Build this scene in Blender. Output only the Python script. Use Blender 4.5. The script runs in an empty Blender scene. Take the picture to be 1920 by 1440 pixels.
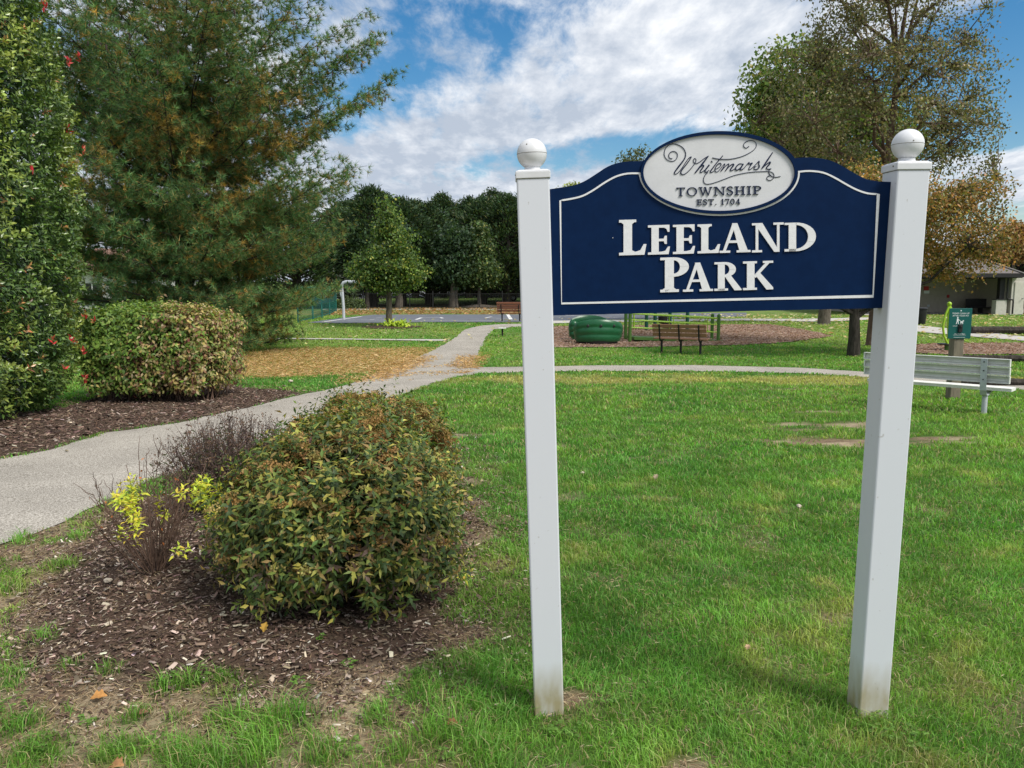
import bpy, bmesh, math, random
import numpy as np
from mathutils import Vector, Matrix
random.seed(7); RNG=np.random.default_rng(11)
SC=bpy.context.scene; COL=SC.collection
R=math.radians; PI=math.pi
# ------------------------------------------------------------------ camera and survey helpers
H=1.5; F=1442.0; PITCH=math.atan(170/F); cP,sP=math.cos(PITCH),math.sin(PITCH)
def ray(px,py):
    x=(px-960)/F; y=-(py-720)/F
    return np.array([x, cP+y*sP, -sP+y*cP])
HN=[(-60,0),(0,0),(5,0),(11,-.15),(22,-.30),(30,-.15),(36,.05),(45,.12),(52,.20),(60,.32),(75,.9),(90,1.6),(120,2.8),(200,4.5),(600,9)]
HX=np.array([a for a,b in HN],float); HZ=np.array([b for a,b in HN],float)
def hY(y): return np.interp(y,HX,HZ)
def G(px,py):                       # photograph pixel -> point on the ground
    d=ray(px,py); lo=.5
    t=np.linspace(.5,600,60001); g=H+d[2]*t-hY(d[1]*t)
    i=int(np.argmax(g<=0)) if (g<=0).any() else len(t)-1
    if i>0:
        a,b=g[i-1],g[i]; tt=t[i-1]+(t[i]-t[i-1])*a/(a-b)
    else: tt=t[0]
    p=d*tt; return Vector((p[0],p[1],float(hY(p[1]))))
def at(px,py,Y):                    # pixel -> point at distance Y
    d=ray(px,py); t=Y/d[1]; return Vector((d[0]*t,Y,H+d[2]*t))
# ------------------------------------------------------------------ noise
def vnoise(x,y,seed=0):
    xi=np.floor(x).astype(np.int64); yi=np.floor(y).astype(np.int64); xf=x-xi; yf=y-yi
    def h(a,b):
        n=(a*374761393+b*668265263+seed*1442695041)&0xffffffff
        n=((n^(n>>13))*1274126177)&0xffffffff
        return ((n^(n>>16))&0xffff)/65535.0
    u=xf*xf*(3-2*xf); v=yf*yf*(3-2*yf)
    return (h(xi,yi)*(1-u)+h(xi+1,yi)*u)*(1-v)+(h(xi,yi+1)*(1-u)+h(xi+1,yi+1)*u)*v
def fbm(x,y,s=1.0,seed=0,o=4):
    x=np.asarray(x,float)*s; y=np.asarray(y,float)*s; r=0; a=.5; t=0
    for k in range(o):
        r=r+a*vnoise(x+17.3*k,y-9.1*k,seed+k); t+=a; a*=.5; x=x*2.03; y=y*2.03
    return r/t
def sstep(a,b,x): 
    t=np.clip((x-a)/(b-a),0,1); return t*t*(3-2*t)
def inpoly(X,Y,P):
    X=np.asarray(X,float); Y=np.asarray(Y,float); c=np.zeros(X.shape,bool); n=len(P)
    for i in range(n):
        x0,y0=P[i]; x1,y1=P[(i+1)%n]
        if y0==y1: continue
        c^=((y0>Y)!=(y1>Y))&(X<(x1-x0)*(Y-y0)/(y1-y0)+x0)
    return c
def pdist(X,Y,P):
    d=np.full(np.shape(X),1e9); n=len(P)
    for i in range(n):
        x0,y0=P[i]; x1,y1=P[(i+1)%n]; dx,dy=x1-x0,y1-y0; L=dx*dx+dy*dy+1e-12
        t=np.clip(((X-x0)*dx+(Y-y0)*dy)/L,0,1); d=np.minimum(d,np.hypot(X-x0-t*dx,Y-y0-t*dy))
    return d
def sdist(X,Y,P): return np.where(inpoly(X,Y,P),-1,1)*pdist(X,Y,P)
# ------------------------------------------------------------------ materials
def nt(name):
    m=bpy.data.materials.new(name); m.use_nodes=True; t=m.node_tree
    b=t.nodes['Principled BSDF']; return m,t,b
def srgb(h):
    c=[int(h[i:i+2],16)/255 for i in (0,2,4)]
    return tuple((x/12.92 if x<=.04045 else ((x+.055)/1.055)**2.4) for x in c)
def mat(name,c1,c2=None,scale=6,rough=.7,bump=0,bscale=60,spec=.3,metal=0,detail=6,stretch=None,lo=.35,hi=.65,bdist=.01):
    m,t,b=nt(name); N=t.nodes; L=t.links
    b.inputs['Roughness'].default_value=rough; b.inputs['Specular IOR Level'].default_value=spec; b.inputs['Metallic'].default_value=metal
    tc=N.new('ShaderNodeTexCoord'); mp=N.new('ShaderNodeMapping'); L.new(tc.outputs['Object'],mp.inputs[0])
    if stretch: mp.inputs['Scale'].default_value=stretch
    if c2 is None: c2=tuple(x*.82 for x in c1)
    n=N.new('ShaderNodeTexNoise'); n.inputs['Scale'].default_value=scale; n.inputs['Detail'].default_value=detail; n.inputs['Roughness'].default_value=.65
    L.new(mp.outputs[0],n.inputs['Vector'])
    r=N.new('ShaderNodeValToRGB'); r.color_ramp.elements[0].position=lo; r.color_ramp.elements[1].position=hi
    r.color_ramp.elements[0].color=(*c1,1); r.color_ramp.elements[1].color=(*c2,1)
    L.new(n.outputs[0],r.inputs[0]); L.new(r.outputs[0],b.inputs['Base Color'])
    if bump:
        n2=N.new('ShaderNodeTexNoise'); n2.inputs['Scale'].default_value=bscale; n2.inputs['Detail'].default_value=5
        L.new(mp.outputs[0],n2.inputs['Vector'])
        bp=N.new('ShaderNodeBump'); bp.inputs['Strength'].default_value=bump; bp.inputs['Distance'].default_value=bdist
        L.new(n2.outputs[0],bp.inputs['Height']); L.new(bp.outputs[0],b.inputs['Normal'])
    return m
def leafmat(name,rough=.5,spec=.4,trans=.3,tint=(1.25,1.35,.6)):
    m,t,b=nt(name); N=t.nodes; L=t.links
    a=N.new('ShaderNodeAttribute'); a.attribute_name='Col'
    L.new(a.outputs['Color'],b.inputs['Base Color']); b.inputs['Roughness'].default_value=rough; b.inputs['Specular IOR Level'].default_value=spec
    if trans:
        tr=N.new('ShaderNodeBsdfTranslucent'); mx=N.new('ShaderNodeMix'); mx.data_type='RGBA'; mx.blend_type='MULTIPLY'; mx.inputs[0].default_value=1
        L.new(a.outputs['Color'],mx.inputs[6]); mx.inputs[7].default_value=(*tint,1); L.new(mx.outputs[2],tr.inputs['Color'])
        ms=N.new('ShaderNodeMixShader'); ms.inputs[0].default_value=trans
        L.new(b.outputs[0],ms.inputs[1]); L.new(tr.outputs[0],ms.inputs[2]); L.new(ms.outputs[0],t.nodes['Material Output'].inputs[0])
    return m
# ------------------------------------------------------------------ objects
def tag(o,label=None,cat=None,group=None,kind=None):
    if label: o['label']=label
    if cat: o['category']=cat
    if group: o['group']=group
    if kind: o['kind']=kind
    return o
def thing(name,label,cat,loc=(0,0,0),group=None):
    o=bpy.data.objects.new(name,None); COL.objects.link(o); o.location=loc; o.empty_display_size=.2
    return tag(o,label,cat,group)
def link(name,me,m,parent=None):
    o=bpy.data.objects.new(name,me); COL.objects.link(o)
    if m is not None: me.materials.append(m)
    if parent is not None:
        o.parent=parent
        top=Vector((0,0,0)); q=parent
        # geometry is written in world coordinates: undo the parent's own offset once
        if q.parent is None: o.location=-q.location
    return o
def npmesh(name,V,Fc,col=None,smooth=False):
    me=bpy.data.meshes.new(name); V=np.ascontiguousarray(V,dtype=np.float32); Fc=np.ascontiguousarray(Fc,dtype=np.int32)
    me.vertices.add(len(V)); me.vertices.foreach_set('co',V.ravel())
    k=Fc.shape[1]; me.loops.add(Fc.size); me.loops.foreach_set('vertex_index',Fc.ravel())
    me.polygons.add(len(Fc)); me.polygons.foreach_set('loop_start',np.arange(0,Fc.size,k,dtype=np.int32))
    me.polygons.foreach_set('loop_total',np.full(len(Fc),k,dtype=np.int32))
    me.update(calc_edges=True)
    if smooth: me.polygons.foreach_set('use_smooth',np.ones(len(Fc),bool))
    if col is not None:
        a=me.color_attributes.new('Col','FLOAT_COLOR','POINT'); c=np.ones((len(V),4),np.float32); c[:,:3]=col; a.data.foreach_set('color',c.ravel())
    return me
class MB:
    def __init__(s): s.v=[]; s.f=[]
    def add(s,V,Fc):
        b=len(s.v); s.v+= [tuple(p) for p in V]; s.f+=[tuple(b+i for i in q) for q in Fc]; return s
    def box(s,c,size,rot=None):
        c=Vector(c); x,y,z=[q/2 for q in size]
        V=[Vector((a*x,b*y,d*z)) for d in (-1,1) for a,b in ((-1,-1),(1,-1),(1,1),(-1,1))]
        if rot is not None: V=[rot@v for v in V]
        return s.add([v+c for v in V],[(3,2,1,0),(4,5,6,7),(0,1,5,4),(1,2,6,5),(2,3,7,6),(3,0,4,7)])
    def bar(s,a,b,w,h,up=(0,0,1)):
        a=Vector(a); b=Vector(b); d=b-a; L=d.length; d.normalize(); u=Vector(up); u=(u-d*u.dot(d)).normalized(); sd=d.cross(u)
        M=Matrix((sd,d,u)).transposed(); return s.box((a+b)/2,(w,L,h),M)
    def tube(s,P,rad,n=8,cap=True,flat=None):
        P=[Vector(p) for p in P]; k=len(P)
        if not hasattr(rad,'__len__'): rad=[rad]*k
        V=[]; ref=None
        for i in range(k):
            d=(P[min(i+1,k-1)]-P[max(i-1,0)])
            if d.length<1e-9: d=Vector((0,0,1))
            d.normalize()
            if flat is not None: u=Vector(flat[0])
            else:
                if ref is None: ref=Vector((0,0,1)) if abs(d.z)<.9 else Vector((1,0,0))
                u=ref
            u=(u-d*u.dot(d)).normalized(); w=d.cross(u); ref=u
            fz=flat[1] if flat is not None else 1
            for j in range(n):
                a=2*PI*j/n; V.append(P[i]+u*(math.cos(a)*rad[i]*fz)+w*(math.sin(a)*rad[i]))
        Fc=[]
        for i in range(k-1):
            for j in range(n):
                j2=(j+1)%n; Fc.append((i*n+j,i*n+j2,(i+1)*n+j2,(i+1)*n+j))
        if cap: Fc.append(tuple(range(n-1,-1,-1))); Fc.append(tuple((k-1)*n+j for j in range(n)))
        return s.add(V,Fc)
    def lathe(s,prof,c=(0,0,0),n=24,M=None):
        c=Vector(c); V=[]; Fc=[]
        for r,z in prof:
            for j in range(n):
                a=2*PI*j/n; p=Vector((r*math.cos(a),r*math.sin(a),z)); V.append((M@p if M is not None else p)+c)
        for i in range(len(prof)-1):
            for j in range(n): j2=(j+1)%n; Fc.append((i*n+j,i*n+j2,(i+1)*n+j2,(i+1)*n+j))
        Fc.append(tuple(range(n-1,-1,-1))); Fc.append(tuple((len(prof)-1)*n+j for j in range(n)))
        return s.add(V,Fc)
    def prism(s,A,B):               # two matching rings: front A, back B
        n=len(A); return s.add(list(A)+list(B),[tuple(range(n)),tuple(range(2*n-1,n-1,-1))]+[(i,n+i,n+(i+1)%n,(i+1)%n) for i in range(n)])
    def build(s,name,m,parent=None,smooth=False,bevel=0):
        me=bpy.data.meshes.new(name); me.from_pydata(s.v,[],s.f)
        bm=bmesh.new(); bm.from_mesh(me); bmesh.ops.recalc_face_normals(bm,faces=bm.faces); bm.to_mesh(me); bm.free()
        if smooth:
            for p in me.polygons: p.use_smooth=True
            try: me.set_sharp_from_angle(angle=R(35))
            except Exception: pass
        o=link(name,me,m,parent)
        if bevel:
            md=o.modifiers.new('bevel','BEVEL'); md.width=bevel; md.segments=2; md.limit_method='ANGLE'; md.angle_limit=R(40)
        return o
# ------------------------------------------------------------------ foliage in bulk (numpy)
def nrm(v): return v/(np.linalg.norm(v,axis=-1,keepdims=True)+1e-9)
def rvec(n): return nrm(RNG.normal(size=(n,3)))
def leaves(P,D,U,L,W,col,cup=.15,curl=.25,simple=False):
    """P base, D direction, U leaf normal, L,W sizes"""
    n=len(P); D=nrm(D); S=nrm(np.cross(D,U)); U=nrm(np.cross(S,D)); L=np.broadcast_to(L,(n,))[:,None]; W=np.broadcast_to(W,(n,))[:,None]
    if simple:
        V=np.stack([P,P+D*L*.5+S*W*.5,P+D*L-U*L*curl,P+D*L*.5-S*W*.5],1).reshape(-1,3)
        Fc=np.arange(n*4).reshape(n,4); k=4
    else:
        mid=P+D*L*.5-U*W*cup
        V=np.stack([P,P+D*L*.45+S*W*.5,P+D*L-U*L*curl,P+D*L*.45-S*W*.5,mid],1).reshape(-1,3)
        b=(np.arange(n)*5)[:,None]; T=np.array([0,1,4, 1,2,4, 2,3,4, 3,0,4])
        Fc=(b+T).reshape(-1,3); k=5
    return V,Fc,np.repeat(col,k,axis=0)
def blades(P,D,L,W,col,bend=.5,tipc=1.25):
    """grass: 5 verts, 3 tris"""
    n=len(P); a=RNG.uniform(0,2*PI,n); S=np.stack([np.cos(a),np.sin(a),np.zeros(n)],1)*W[:,None]*.5
    L=L[:,None]; lean=D; up=np.array([0,0,1.0])
    m=P+up*L*.55+lean*L*.22*bend; t=P+up*L*(1-.35*bend)+lean*L*bend
    V=np.stack([P-S,P+S,m+S*.8,m-S*.8,t],1).reshape(-1,3)
    b=(np.arange(n)*5)[:,None]; T=np.array([0,1,2, 0,2,3, 3,2,4]); Fc=(b+T).reshape(-1,3)
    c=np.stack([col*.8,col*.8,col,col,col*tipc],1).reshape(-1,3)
    return V,Fc,c
def cat(parts):
    V=[];Fc=[];C=[];b=0
    if len({f.shape[1] for v,f,c in parts})>1: parts=[(v,f if f.shape[1]==3 else f[:,[0,1,2,0,2,3]].reshape(-1,3),c) for v,f,c in parts]
    for v,f,c in parts: V.append(v);Fc.append(f+b);C.append(c);b+=len(v)
    return np.concatenate(V),np.concatenate(Fc),np.concatenate(C)
LIFT=1.45
def palette(n,pal,jit=.18,idx=None):
    c=np.array([p[0] for p in pal],float); w=np.array([p[1] for p in pal],float); w/=w.sum()
    i=RNG.choice(len(pal),n,p=w) if idx is None else idx
    return np.clip(LIFT*c[i]*(1+RNG.normal(0,jit,(n,1)))*(1+RNG.normal(0,jit*.2,(n,3))),.003,.9)
def foliage(name,parts,m,parent,smooth=False):
    V,Fc,C=cat(parts); return link(name,npmesh(name,V,Fc,C,smooth),m,parent)
def twigmesh(paths,rads,sides=3):
    """paths (n,k,3), rads (n,k)"""
    n,k,_=paths.shape; d=np.gradient(paths,axis=1); d=nrm(d)
    ref=np.where(np.abs(d[...,2:3])<.9,np.array([0,0,1.0]),np.array([1.0,0,0])); u=nrm(np.cross(d,ref)); w=np.cross(d,u)
    V=[]
    for j in range(sides):
        a=2*PI*j/sides; V.append(paths+u*(math.cos(a)*rads[...,None])+w*(math.sin(a)*rads[...,None]))
    V=np.stack(V,2).reshape(-1,3); F_=[]
    base=(np.arange(n)*k*sides)[:,None,None,None]; i=np.arange(k-1)[None,:,None,None]; j=np.arange(sides)[None,None,:,None]; j2=(j+1)%sides
    q=np.concatenate([base+i*sides+j,base+i*sides+j2,base+(i+1)*sides+j2,base+(i+1)*sides+j],3).reshape(-1,4)
    return V,q
# ------------------------------------------------------------------ world, sun, camera
sun_el=R(50); sun_az=R(128)      # to the right and a little behind the camera, behind thin cloud
sd=Vector((math.sin(sun_az)*math.cos(sun_el),math.cos(sun_az)*math.cos(sun_el),math.sin(sun_el)))
W=bpy.data.worlds.new('World'); SC.world=W; W.use_nodes=True; T=W.node_tree; N=T.nodes; L=T.links
for n in list(N): N.remove(n)
out=N.new('ShaderNodeOutputWorld'); bg=N.new('ShaderNodeBackground'); bg.inputs[1].default_value=.12; L.new(bg.outputs[0],out.inputs[0])
sky=N.new('ShaderNodeTexSky'); sky.sky_type='NISHITA'; sky.sun_disc=False; sky.sun_elevation=sun_el; sky.sun_rotation=sun_az; sky.ozone_density=2.2; sky.dust_density=.3; sky.air_density=1.2
hs=N.new('ShaderNodeHueSaturation'); hs.inputs['Saturation'].default_value=1.45; hs.inputs['Value'].default_value=.56; L.new(sky.outputs[0],hs.inputs['Color'])
tc=N.new('ShaderNodeTexCoord'); sep=N.new('ShaderNodeSeparateXYZ'); L.new(tc.outputs['Generated'],sep.inputs[0])
def mth(op,a,b=None,c=None,clamp=False):
    n=N.new('ShaderNodeMath'); n.operation=op; n.use_clamp=clamp
    for i,q in enumerate((a,b,c)):
        if q is None: continue
        if isinstance(q,(int,float)): n.inputs[i].default_value=q
        else: L.new(q,n.inputs[i])
    return n.outputs[0]
X,Yo,Z=sep.outputs
zz=mth('ADD',mth('MAXIMUM',Z,0.0),.10)
cu=mth('DIVIDE',X,zz); cv=mth('DIVIDE',Yo,zz)
cmb=N.new('ShaderNodeCombineXYZ'); L.new(cu,cmb.inputs[0]); L.new(cv,cmb.inputs[1])
def noise(sc,det,rough,off=(0,0,0),stretch=(1,1,1),rot=0,dist=0):
    mp=N.new('ShaderNodeMapping'); mp.inputs['Location'].default_value=off; mp.inputs['Scale'].default_value=stretch; mp.inputs['Rotation'].default_value=(0,0,rot); L.new(cmb.outputs[0],mp.inputs[0])
    n=N.new('ShaderNodeTexNoise'); n.noise_dimensions='2D'; n.inputs['Scale'].default_value=sc; n.inputs['Detail'].default_value=det; n.inputs['Roughness'].default_value=rough; n.inputs['Distortion'].default_value=dist
    L.new(mp.outputs[0],n.inputs['Vector']); return n.outputs[0]
n1=noise(.75,6,.60,(3.1,1.7,0),(1,1.0,1),R(20))
n2=noise(7.5,7,.64,(1.3,5.2,0),(1,.42,1),R(-24),.15)
yy=mth('MAXIMUM',Yo,.15)
gx=mth('DIVIDE',X,yy); gz_=mth('DIVIDE',Z,yy)
def blob(px,py,rx,ry,rot=0.0):       # soft patch in the sky round a world direction
    d=ray(px,py); cx,cz=d[0]/d[1],d[2]/d[1]; rx/=F; ry/=F
    a=mth('SUBTRACT',gx,cx); b=mth('SUBTRACT',gz_,cz); c,s=math.cos(rot),math.sin(rot)
    u=mth('DIVIDE',mth('ADD',mth('MULTIPLY',a,c),mth('MULTIPLY',b,s)),rx); v=mth('DIVIDE',mth('SUBTRACT',mth('MULTIPLY',b,c),mth('MULTIPLY',a,s)),ry)
    r2=mth('ADD',mth('MULTIPLY',u,u),mth('MULTIPLY',v,v))
    return mth('DIVIDE',1.0,mth('ADD',1.0,mth('MULTIPLY',r2,r2)))
cov=mth('ADD',mth('MULTIPLY',n1,.62),mth('MULTIPLY',n2,.80))
cov=mth('ADD',cov,.015)
for (px,py,rx,ry,rot,a) in [(1800,190,200,130,R(10),-.75),(1880,60,120,60,R(15),-.25),(1080,290,270,30,R(7),-.48),(1500,-40,160,60,0,-.2),
        (690,180,120,60,R(20),-.27),(930,60,200,70,R(-12),-.16),(780,120,240,100,R(10),-.10),(1170,160,420,110,R(14),.13),(860,330,320,80,R(8),.22),(1850,330,160,50,0,.14),(1880,300,120,16,0,.3),(1700,330,300,20,R(8),.16),(1860,400,160,16,0,-.25),(1300,30,200,60,R(15),.14),(900,375,300,14,0,-.1),(1650,0,120,40,R(20),.25),(960,545,3000,70,0,.35)]:
    cov=mth('ADD',cov,mth('MULTIPLY',blob(px,py,rx,ry,rot),a))
r=N.new('ShaderNodeValToRGB'); L.new(cov,r.inputs[0]); r.color_ramp.elements[0].position=.37; r.color_ramp.elements[1].position=.80
r.color_ramp.elements[0].color=(0,0,0,1); r.color_ramp.elements[1].color=(1,1,1,1); r.color_ramp.interpolation='EASE'
n3=noise(1.5,6,.66,(7.3,2.2,0),(1,.9,1),R(15),.2)
n4=noise(7.5,6,.62,(2.3,8.2,0),(1,.42,1),R(-24),.12)
sh=mth('ADD',mth('MULTIPLY',n3,.52),mth('MULTIPLY',n4,.48))
sh=mth('ADD',sh,mth('MULTIPLY',blob(850,290,260,70,R(5)),-.10))
cr=N.new('ShaderNodeValToRGB'); L.new(sh,cr.inputs[0])
e=cr.color_ramp.elements; e[0].position=.38; e[0].color=(2.5,2.85,3.4,1); e[1].position=.66; e[1].color=(5.0,5.1,5.25,1)
k=e.new(.52); k.color=(3.6,3.85,4.25,1)
mx=N.new('ShaderNodeMix'); mx.data_type='RGBA'; L.new(r.outputs[0],mx.inputs[0]); L.new(hs.outputs[0],mx.inputs[6]); L.new(cr.outputs[0],mx.inputs[7])
L.new(mx.outputs[2],bg.inputs[0])
W.cycles.sampling_method='MANUAL'; W.cycles.sample_map_resolution=512
SC.cycles.max_bounces=5; SC.cycles.diffuse_bounces=2; SC.cycles.glossy_bounces=2; SC.cycles.transmission_bounces=2; SC.cycles.transparent_max_bounces=4
sl=bpy.data.lights.new('sun','SUN'); sl.energy=2.4; sl.angle=R(18); sl.color=(1,.95,.88)
so=bpy.data.objects.new('sun',sl); COL.objects.link(so); so.rotation_euler=sd.to_track_quat('Z','Y').to_euler(); so.location=(0,0,30)
cam=bpy.data.cameras.new('camera'); co=bpy.data.objects.new('camera',cam); COL.objects.link(co); SC.camera=co
co.location=(0,0,H); co.rotation_euler=(R(90)-PITCH,0,0); cam.sensor_width=36; cam.lens=F/1920*36; cam.clip_start=.05; cam.clip_end=2000
SC.view_settings.view_transform='Standard'; SC.view_settings.look='None'; SC.view_settings.exposure=0.78; SC.view_settings.gamma=1
# ------------------------------------------------------------------ ground plan (polygons surveyed on the ground)
def GP(pts): return [tuple(G(*p)[:2]) for p in pts]
path_main=GP([(-1700,1240),(-700,1010),(-300,925),(0,862),(90,845),(200,812),(330,795),(420,775),(500,757),(570,740),(640,725),(690,708),(740,690),(790,668),(830,648),(858,630),(872,618),(900,611),(945,608),(1000,607),(1010,612),(960,613),(925,618),(914,628),(905,645),(896,665),(884,688),(900,689),(1000,688),(1100,686),(1300,685),(1500,690),(1625,698),(1760,706),(1960,716),(1960,735),(1760,719),(1625,708),(1500,700),(1300,696),(1100,696),(980,698),(900,700),(860,706),(820,716),(770,735),(715,755),(640,782),(560,812),(480,845),(380,875),(290,900),(230,925),(190,945),(130,975),(60,1003),(0,1022),(-250,1120),(-700,1300),(-1700,1700)])
bed_left=GP([(-600,960),(-600,830),(-200,790),(100,770),(280,720),(400,716),(450,728),(540,733),(572,738),(500,756),(420,775),(330,795),(200,812),(90,845),(0,862),(-300,925)])
bed_front=GP([(20,1190),(70,1090),(130,1020),(200,965),(330,925),(420,880),(560,830),(700,775),(800,790),(850,850),(875,930),(900,955),(900,1050),(875,1130),(845,1190),(800,1230),(700,1262),(560,1285),(420,1300),(250,1295),(120,1275),(40,1240)])
play_area=GP([(985,640),(990,618),(1040,613),(1200,611),(1340,610),(1440,609),(1490,616),(1540,626),(1560,631),(1500,640),(1440,645),(1380,648),(1200,652),(1040,652),(1000,650)])
play_right=GP([(1640,660),(1700,648),(1780,645),(2100,643),(2100,664),(1780,666)])
court=GP([(575,606),(640,597),(700,591),(800,590.5),(980,590.5),(1180,589),(1400,587),(1400,594),(1180,599),(1050,603),(985,605),(800,605),(640,607)])
path_far=GP([(1000,603),(1200,600),(1400,598.5),(1500,599),(1640,596),(1640,600),(1540,604),(1400,602),(1200,604),(1000,608)])
path_left=GP([(380,634.5),(575,635.2),(700,636.6),(843,637.4),(838,640.4),(700,638.4),(575,636.8),(380,636.4)])
path_right=GP([(1690,612),(1720,611),(1800,619),(1860,625),(1960,636),(2060,644),(2060,650),(1920,640),(1800,630),(1700,621)])
road=GP([(-200,552),(400,556),(640,561),(740,558),(900,554),(1000,553.5),(1200,554),(1200,548),(1000,547.5),(850,547),(740,547),(640,549),(400,546),(-200,542)])
slab=GP([(1600,592),(1700,589.5),(2000,587.5),(2100,585),(2100,579),(1600,579)])
litter=GP([(380,700),(430,668),(500,655),(620,654),(760,655),(840,655),(870,668),(800,685),(720,695),(600,700),(500,706)])
tufts=[(40,1010,.14),(110,1060,.12),(20,1100,.12),(150,1010,.10),(200,1255,.06),(420,1270,.06),(560,1330,.09),(330,1400,.10),(830,1360,.16),(885,1300,.14),(790,1290,.10),(480,1390,.16),(520,1340,.12),(610,1400,.12),(350,1275,.09),(80,1190,.06),(30,1345,.12),(440,1335,.09),(740,1400,.10),(920,1240,.15),(960,1330,.10),(250,1330,.07),(700,1330,.07),(300,1285,.06),(130,1240,.05),(900,1400,.14),(380,1420,.15),(220,1400,.12),(60,1400,.15)]
tuftG=[(*G(a,b)[:2],r) for a,b,r in tufts]
bareP=[(1590,792,.85,.20),(1640,824,1.0,.22),(1500,800,.35,.14),(1750,818,.5,.18),(850,812,.45,.22),(1560,770,.5,.12),(1300,1440,.10,.09),(1060,1290,.12,.08),(1450,730,.6,.1)]
bareG=[(*G(a,b)[:2],rx,ry) for a,b,rx,ry in bareP]
def cover(x,y):                 # how closely the grass grows, 0..1
    n=fbm(x,y,1.1,3); n5=fbm(x,y,4.5,9); n9=fbm(x,y,14,21,2)
    d=sdist(x,y,bed_front)+(n5-.5)*.5
    c=sstep(-.10,.14,d)
    # thin worn turf in front and to the left of the bed
    thin=sstep(.30,-.20,x+.0+(n5-.5)*.9+.42*(y-2.3))*sstep(5.6,4.8,y)
    c=c*(1-thin*(.97-.82*sstep(.48,.66,n5*.6+n9*.4)))
    for a,b,r_ in tuftG: c=np.maximum(c,np.exp(-((x-a)**2+(y-b)**2)/(r_*r_)*1.6)*1.1)
    for a,b,rx,ry in bareG: c=c*(1-.97*sstep(1.2,.6,np.sqrt(((x-a)/rx)**2+((y-b)/ry)**2)+(n5-.5)*2.2+(n9-.5)*.9))
    c=c*(.80+.30*sstep(.25,.5,n5))*(1-.35*sstep(.68,.78,fbm(x,y,2.6,131,3)))
    return np.clip(c,0,1)
def lawncol(x,y):               # green of the turf: lush and yellowed patches
    n=fbm(x,y,.35,41); m=fbm(x,y,1.6,57); q=fbm(x,y,6,77,2)
    lush=np.array([.064,.165,.028]); mid=np.array([.122,.215,.038]); dry=np.array([.30,.27,.10])
    t=np.clip(sstep(.3,.7,n*.4+m*.4+q*.2),0,1)[...,None]; c=lush*(1-t)+mid*t
    dr=sstep(.60,.74,m*.55+q*.45)*.45
    dr=np.maximum(dr,sstep(.9,.0,np.abs(y-15.2-(m-.5)*2.5)-.3)*.75*sstep(-3,0,x))       # dry strip beside the cross path
    dr=np.maximum(dr,sstep(.60,.50,fbm(x,y,.12,5))*.22*sstep(16,30,y))
    dr=dr[...,None]; return c*(1-dr)+dry*dr
def gz(x,y):
    x=np.asarray(x,float); y=np.asarray(y,float)
    z=hY(y); near=sstep(14,9,y)
    dp=np.minimum(sdist(x,y,path_main),1.0); dp=sstep(.10,.9,dp)
    z=z+near*dp*(-.045*fbm(x,y,.9,101)-.02*fbm(x,y,4,103))
    z=z+near*.07*sstep(.1,-.5,sdist(x,y,bed_front))*sstep(.02,.4,sdist(x,y,path_main))
    return z
def gp(px,py): p=G(px,py); return Vector((p.x,p.y,float(gz(p.x,p.y))))
# ------------------------------------------------------------------ lawn sheet
def axis(*segs):
    o=[]
    for a,b,s in segs: o+=list(np.arange(a,b,s))
    return o
ys=sorted(set([round(v,4) for v in axis((-40,1,4),(1,9,.07),(9,16,.15),(16,40,.4),(40,70,1),(70,200,5),(200,601,40))+list(HX[(HX>-40)&(HX<=600)])]))
xs=axis((-400,-60,20),(-60,-20,2),(-20,-5,.35),(-5,3.2,.07),(3.2,20,.35),(20,60,2),(60,401,20))
Xg,Yg=np.meshgrid(np.array(xs),np.array(ys)); Zg=gz(Xg,Yg)
cv_=cover(Xg,Yg)[...,None]; lc=lawncol(Xg,Yg)
soil=np.array([.15,.105,.070]); thatch=np.array([.33,.265,.175])
tn=sstep(.35,.65,fbm(Xg,Yg,5,201))[...,None]
inb=sstep(.10,-.12,sdist(Xg,Yg,bed_front)+(fbm(Xg,Yg,5,7)-.5)*.35)[...,None]
bare=(thatch*tn+soil*1.25*(1-tn))*(1-inb)+np.array([.075,.050,.036])*inb
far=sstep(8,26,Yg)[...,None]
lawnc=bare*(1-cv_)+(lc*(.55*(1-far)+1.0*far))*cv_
lt=sstep(.6,-.5,sdist(Xg,Yg,litter)+(fbm(Xg,Yg,1.3,301)-.5)*1.6)[...,None]
lawnc=lawnc*(1-lt*.42)+np.array([.44,.31,.13])*lt*.42
# strip with leaf fall behind the court
lf=(sstep(47.5,48.5,Yg)*sstep(58,54,Yg)*sstep(3,0,Xg)*sstep(.35,.6,fbm(Xg,Yg,.5,311)))[...,None]; lawnc=lawnc*(1-lf*.4)+np.array([.30,.19,.08])*lf*.4
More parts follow.
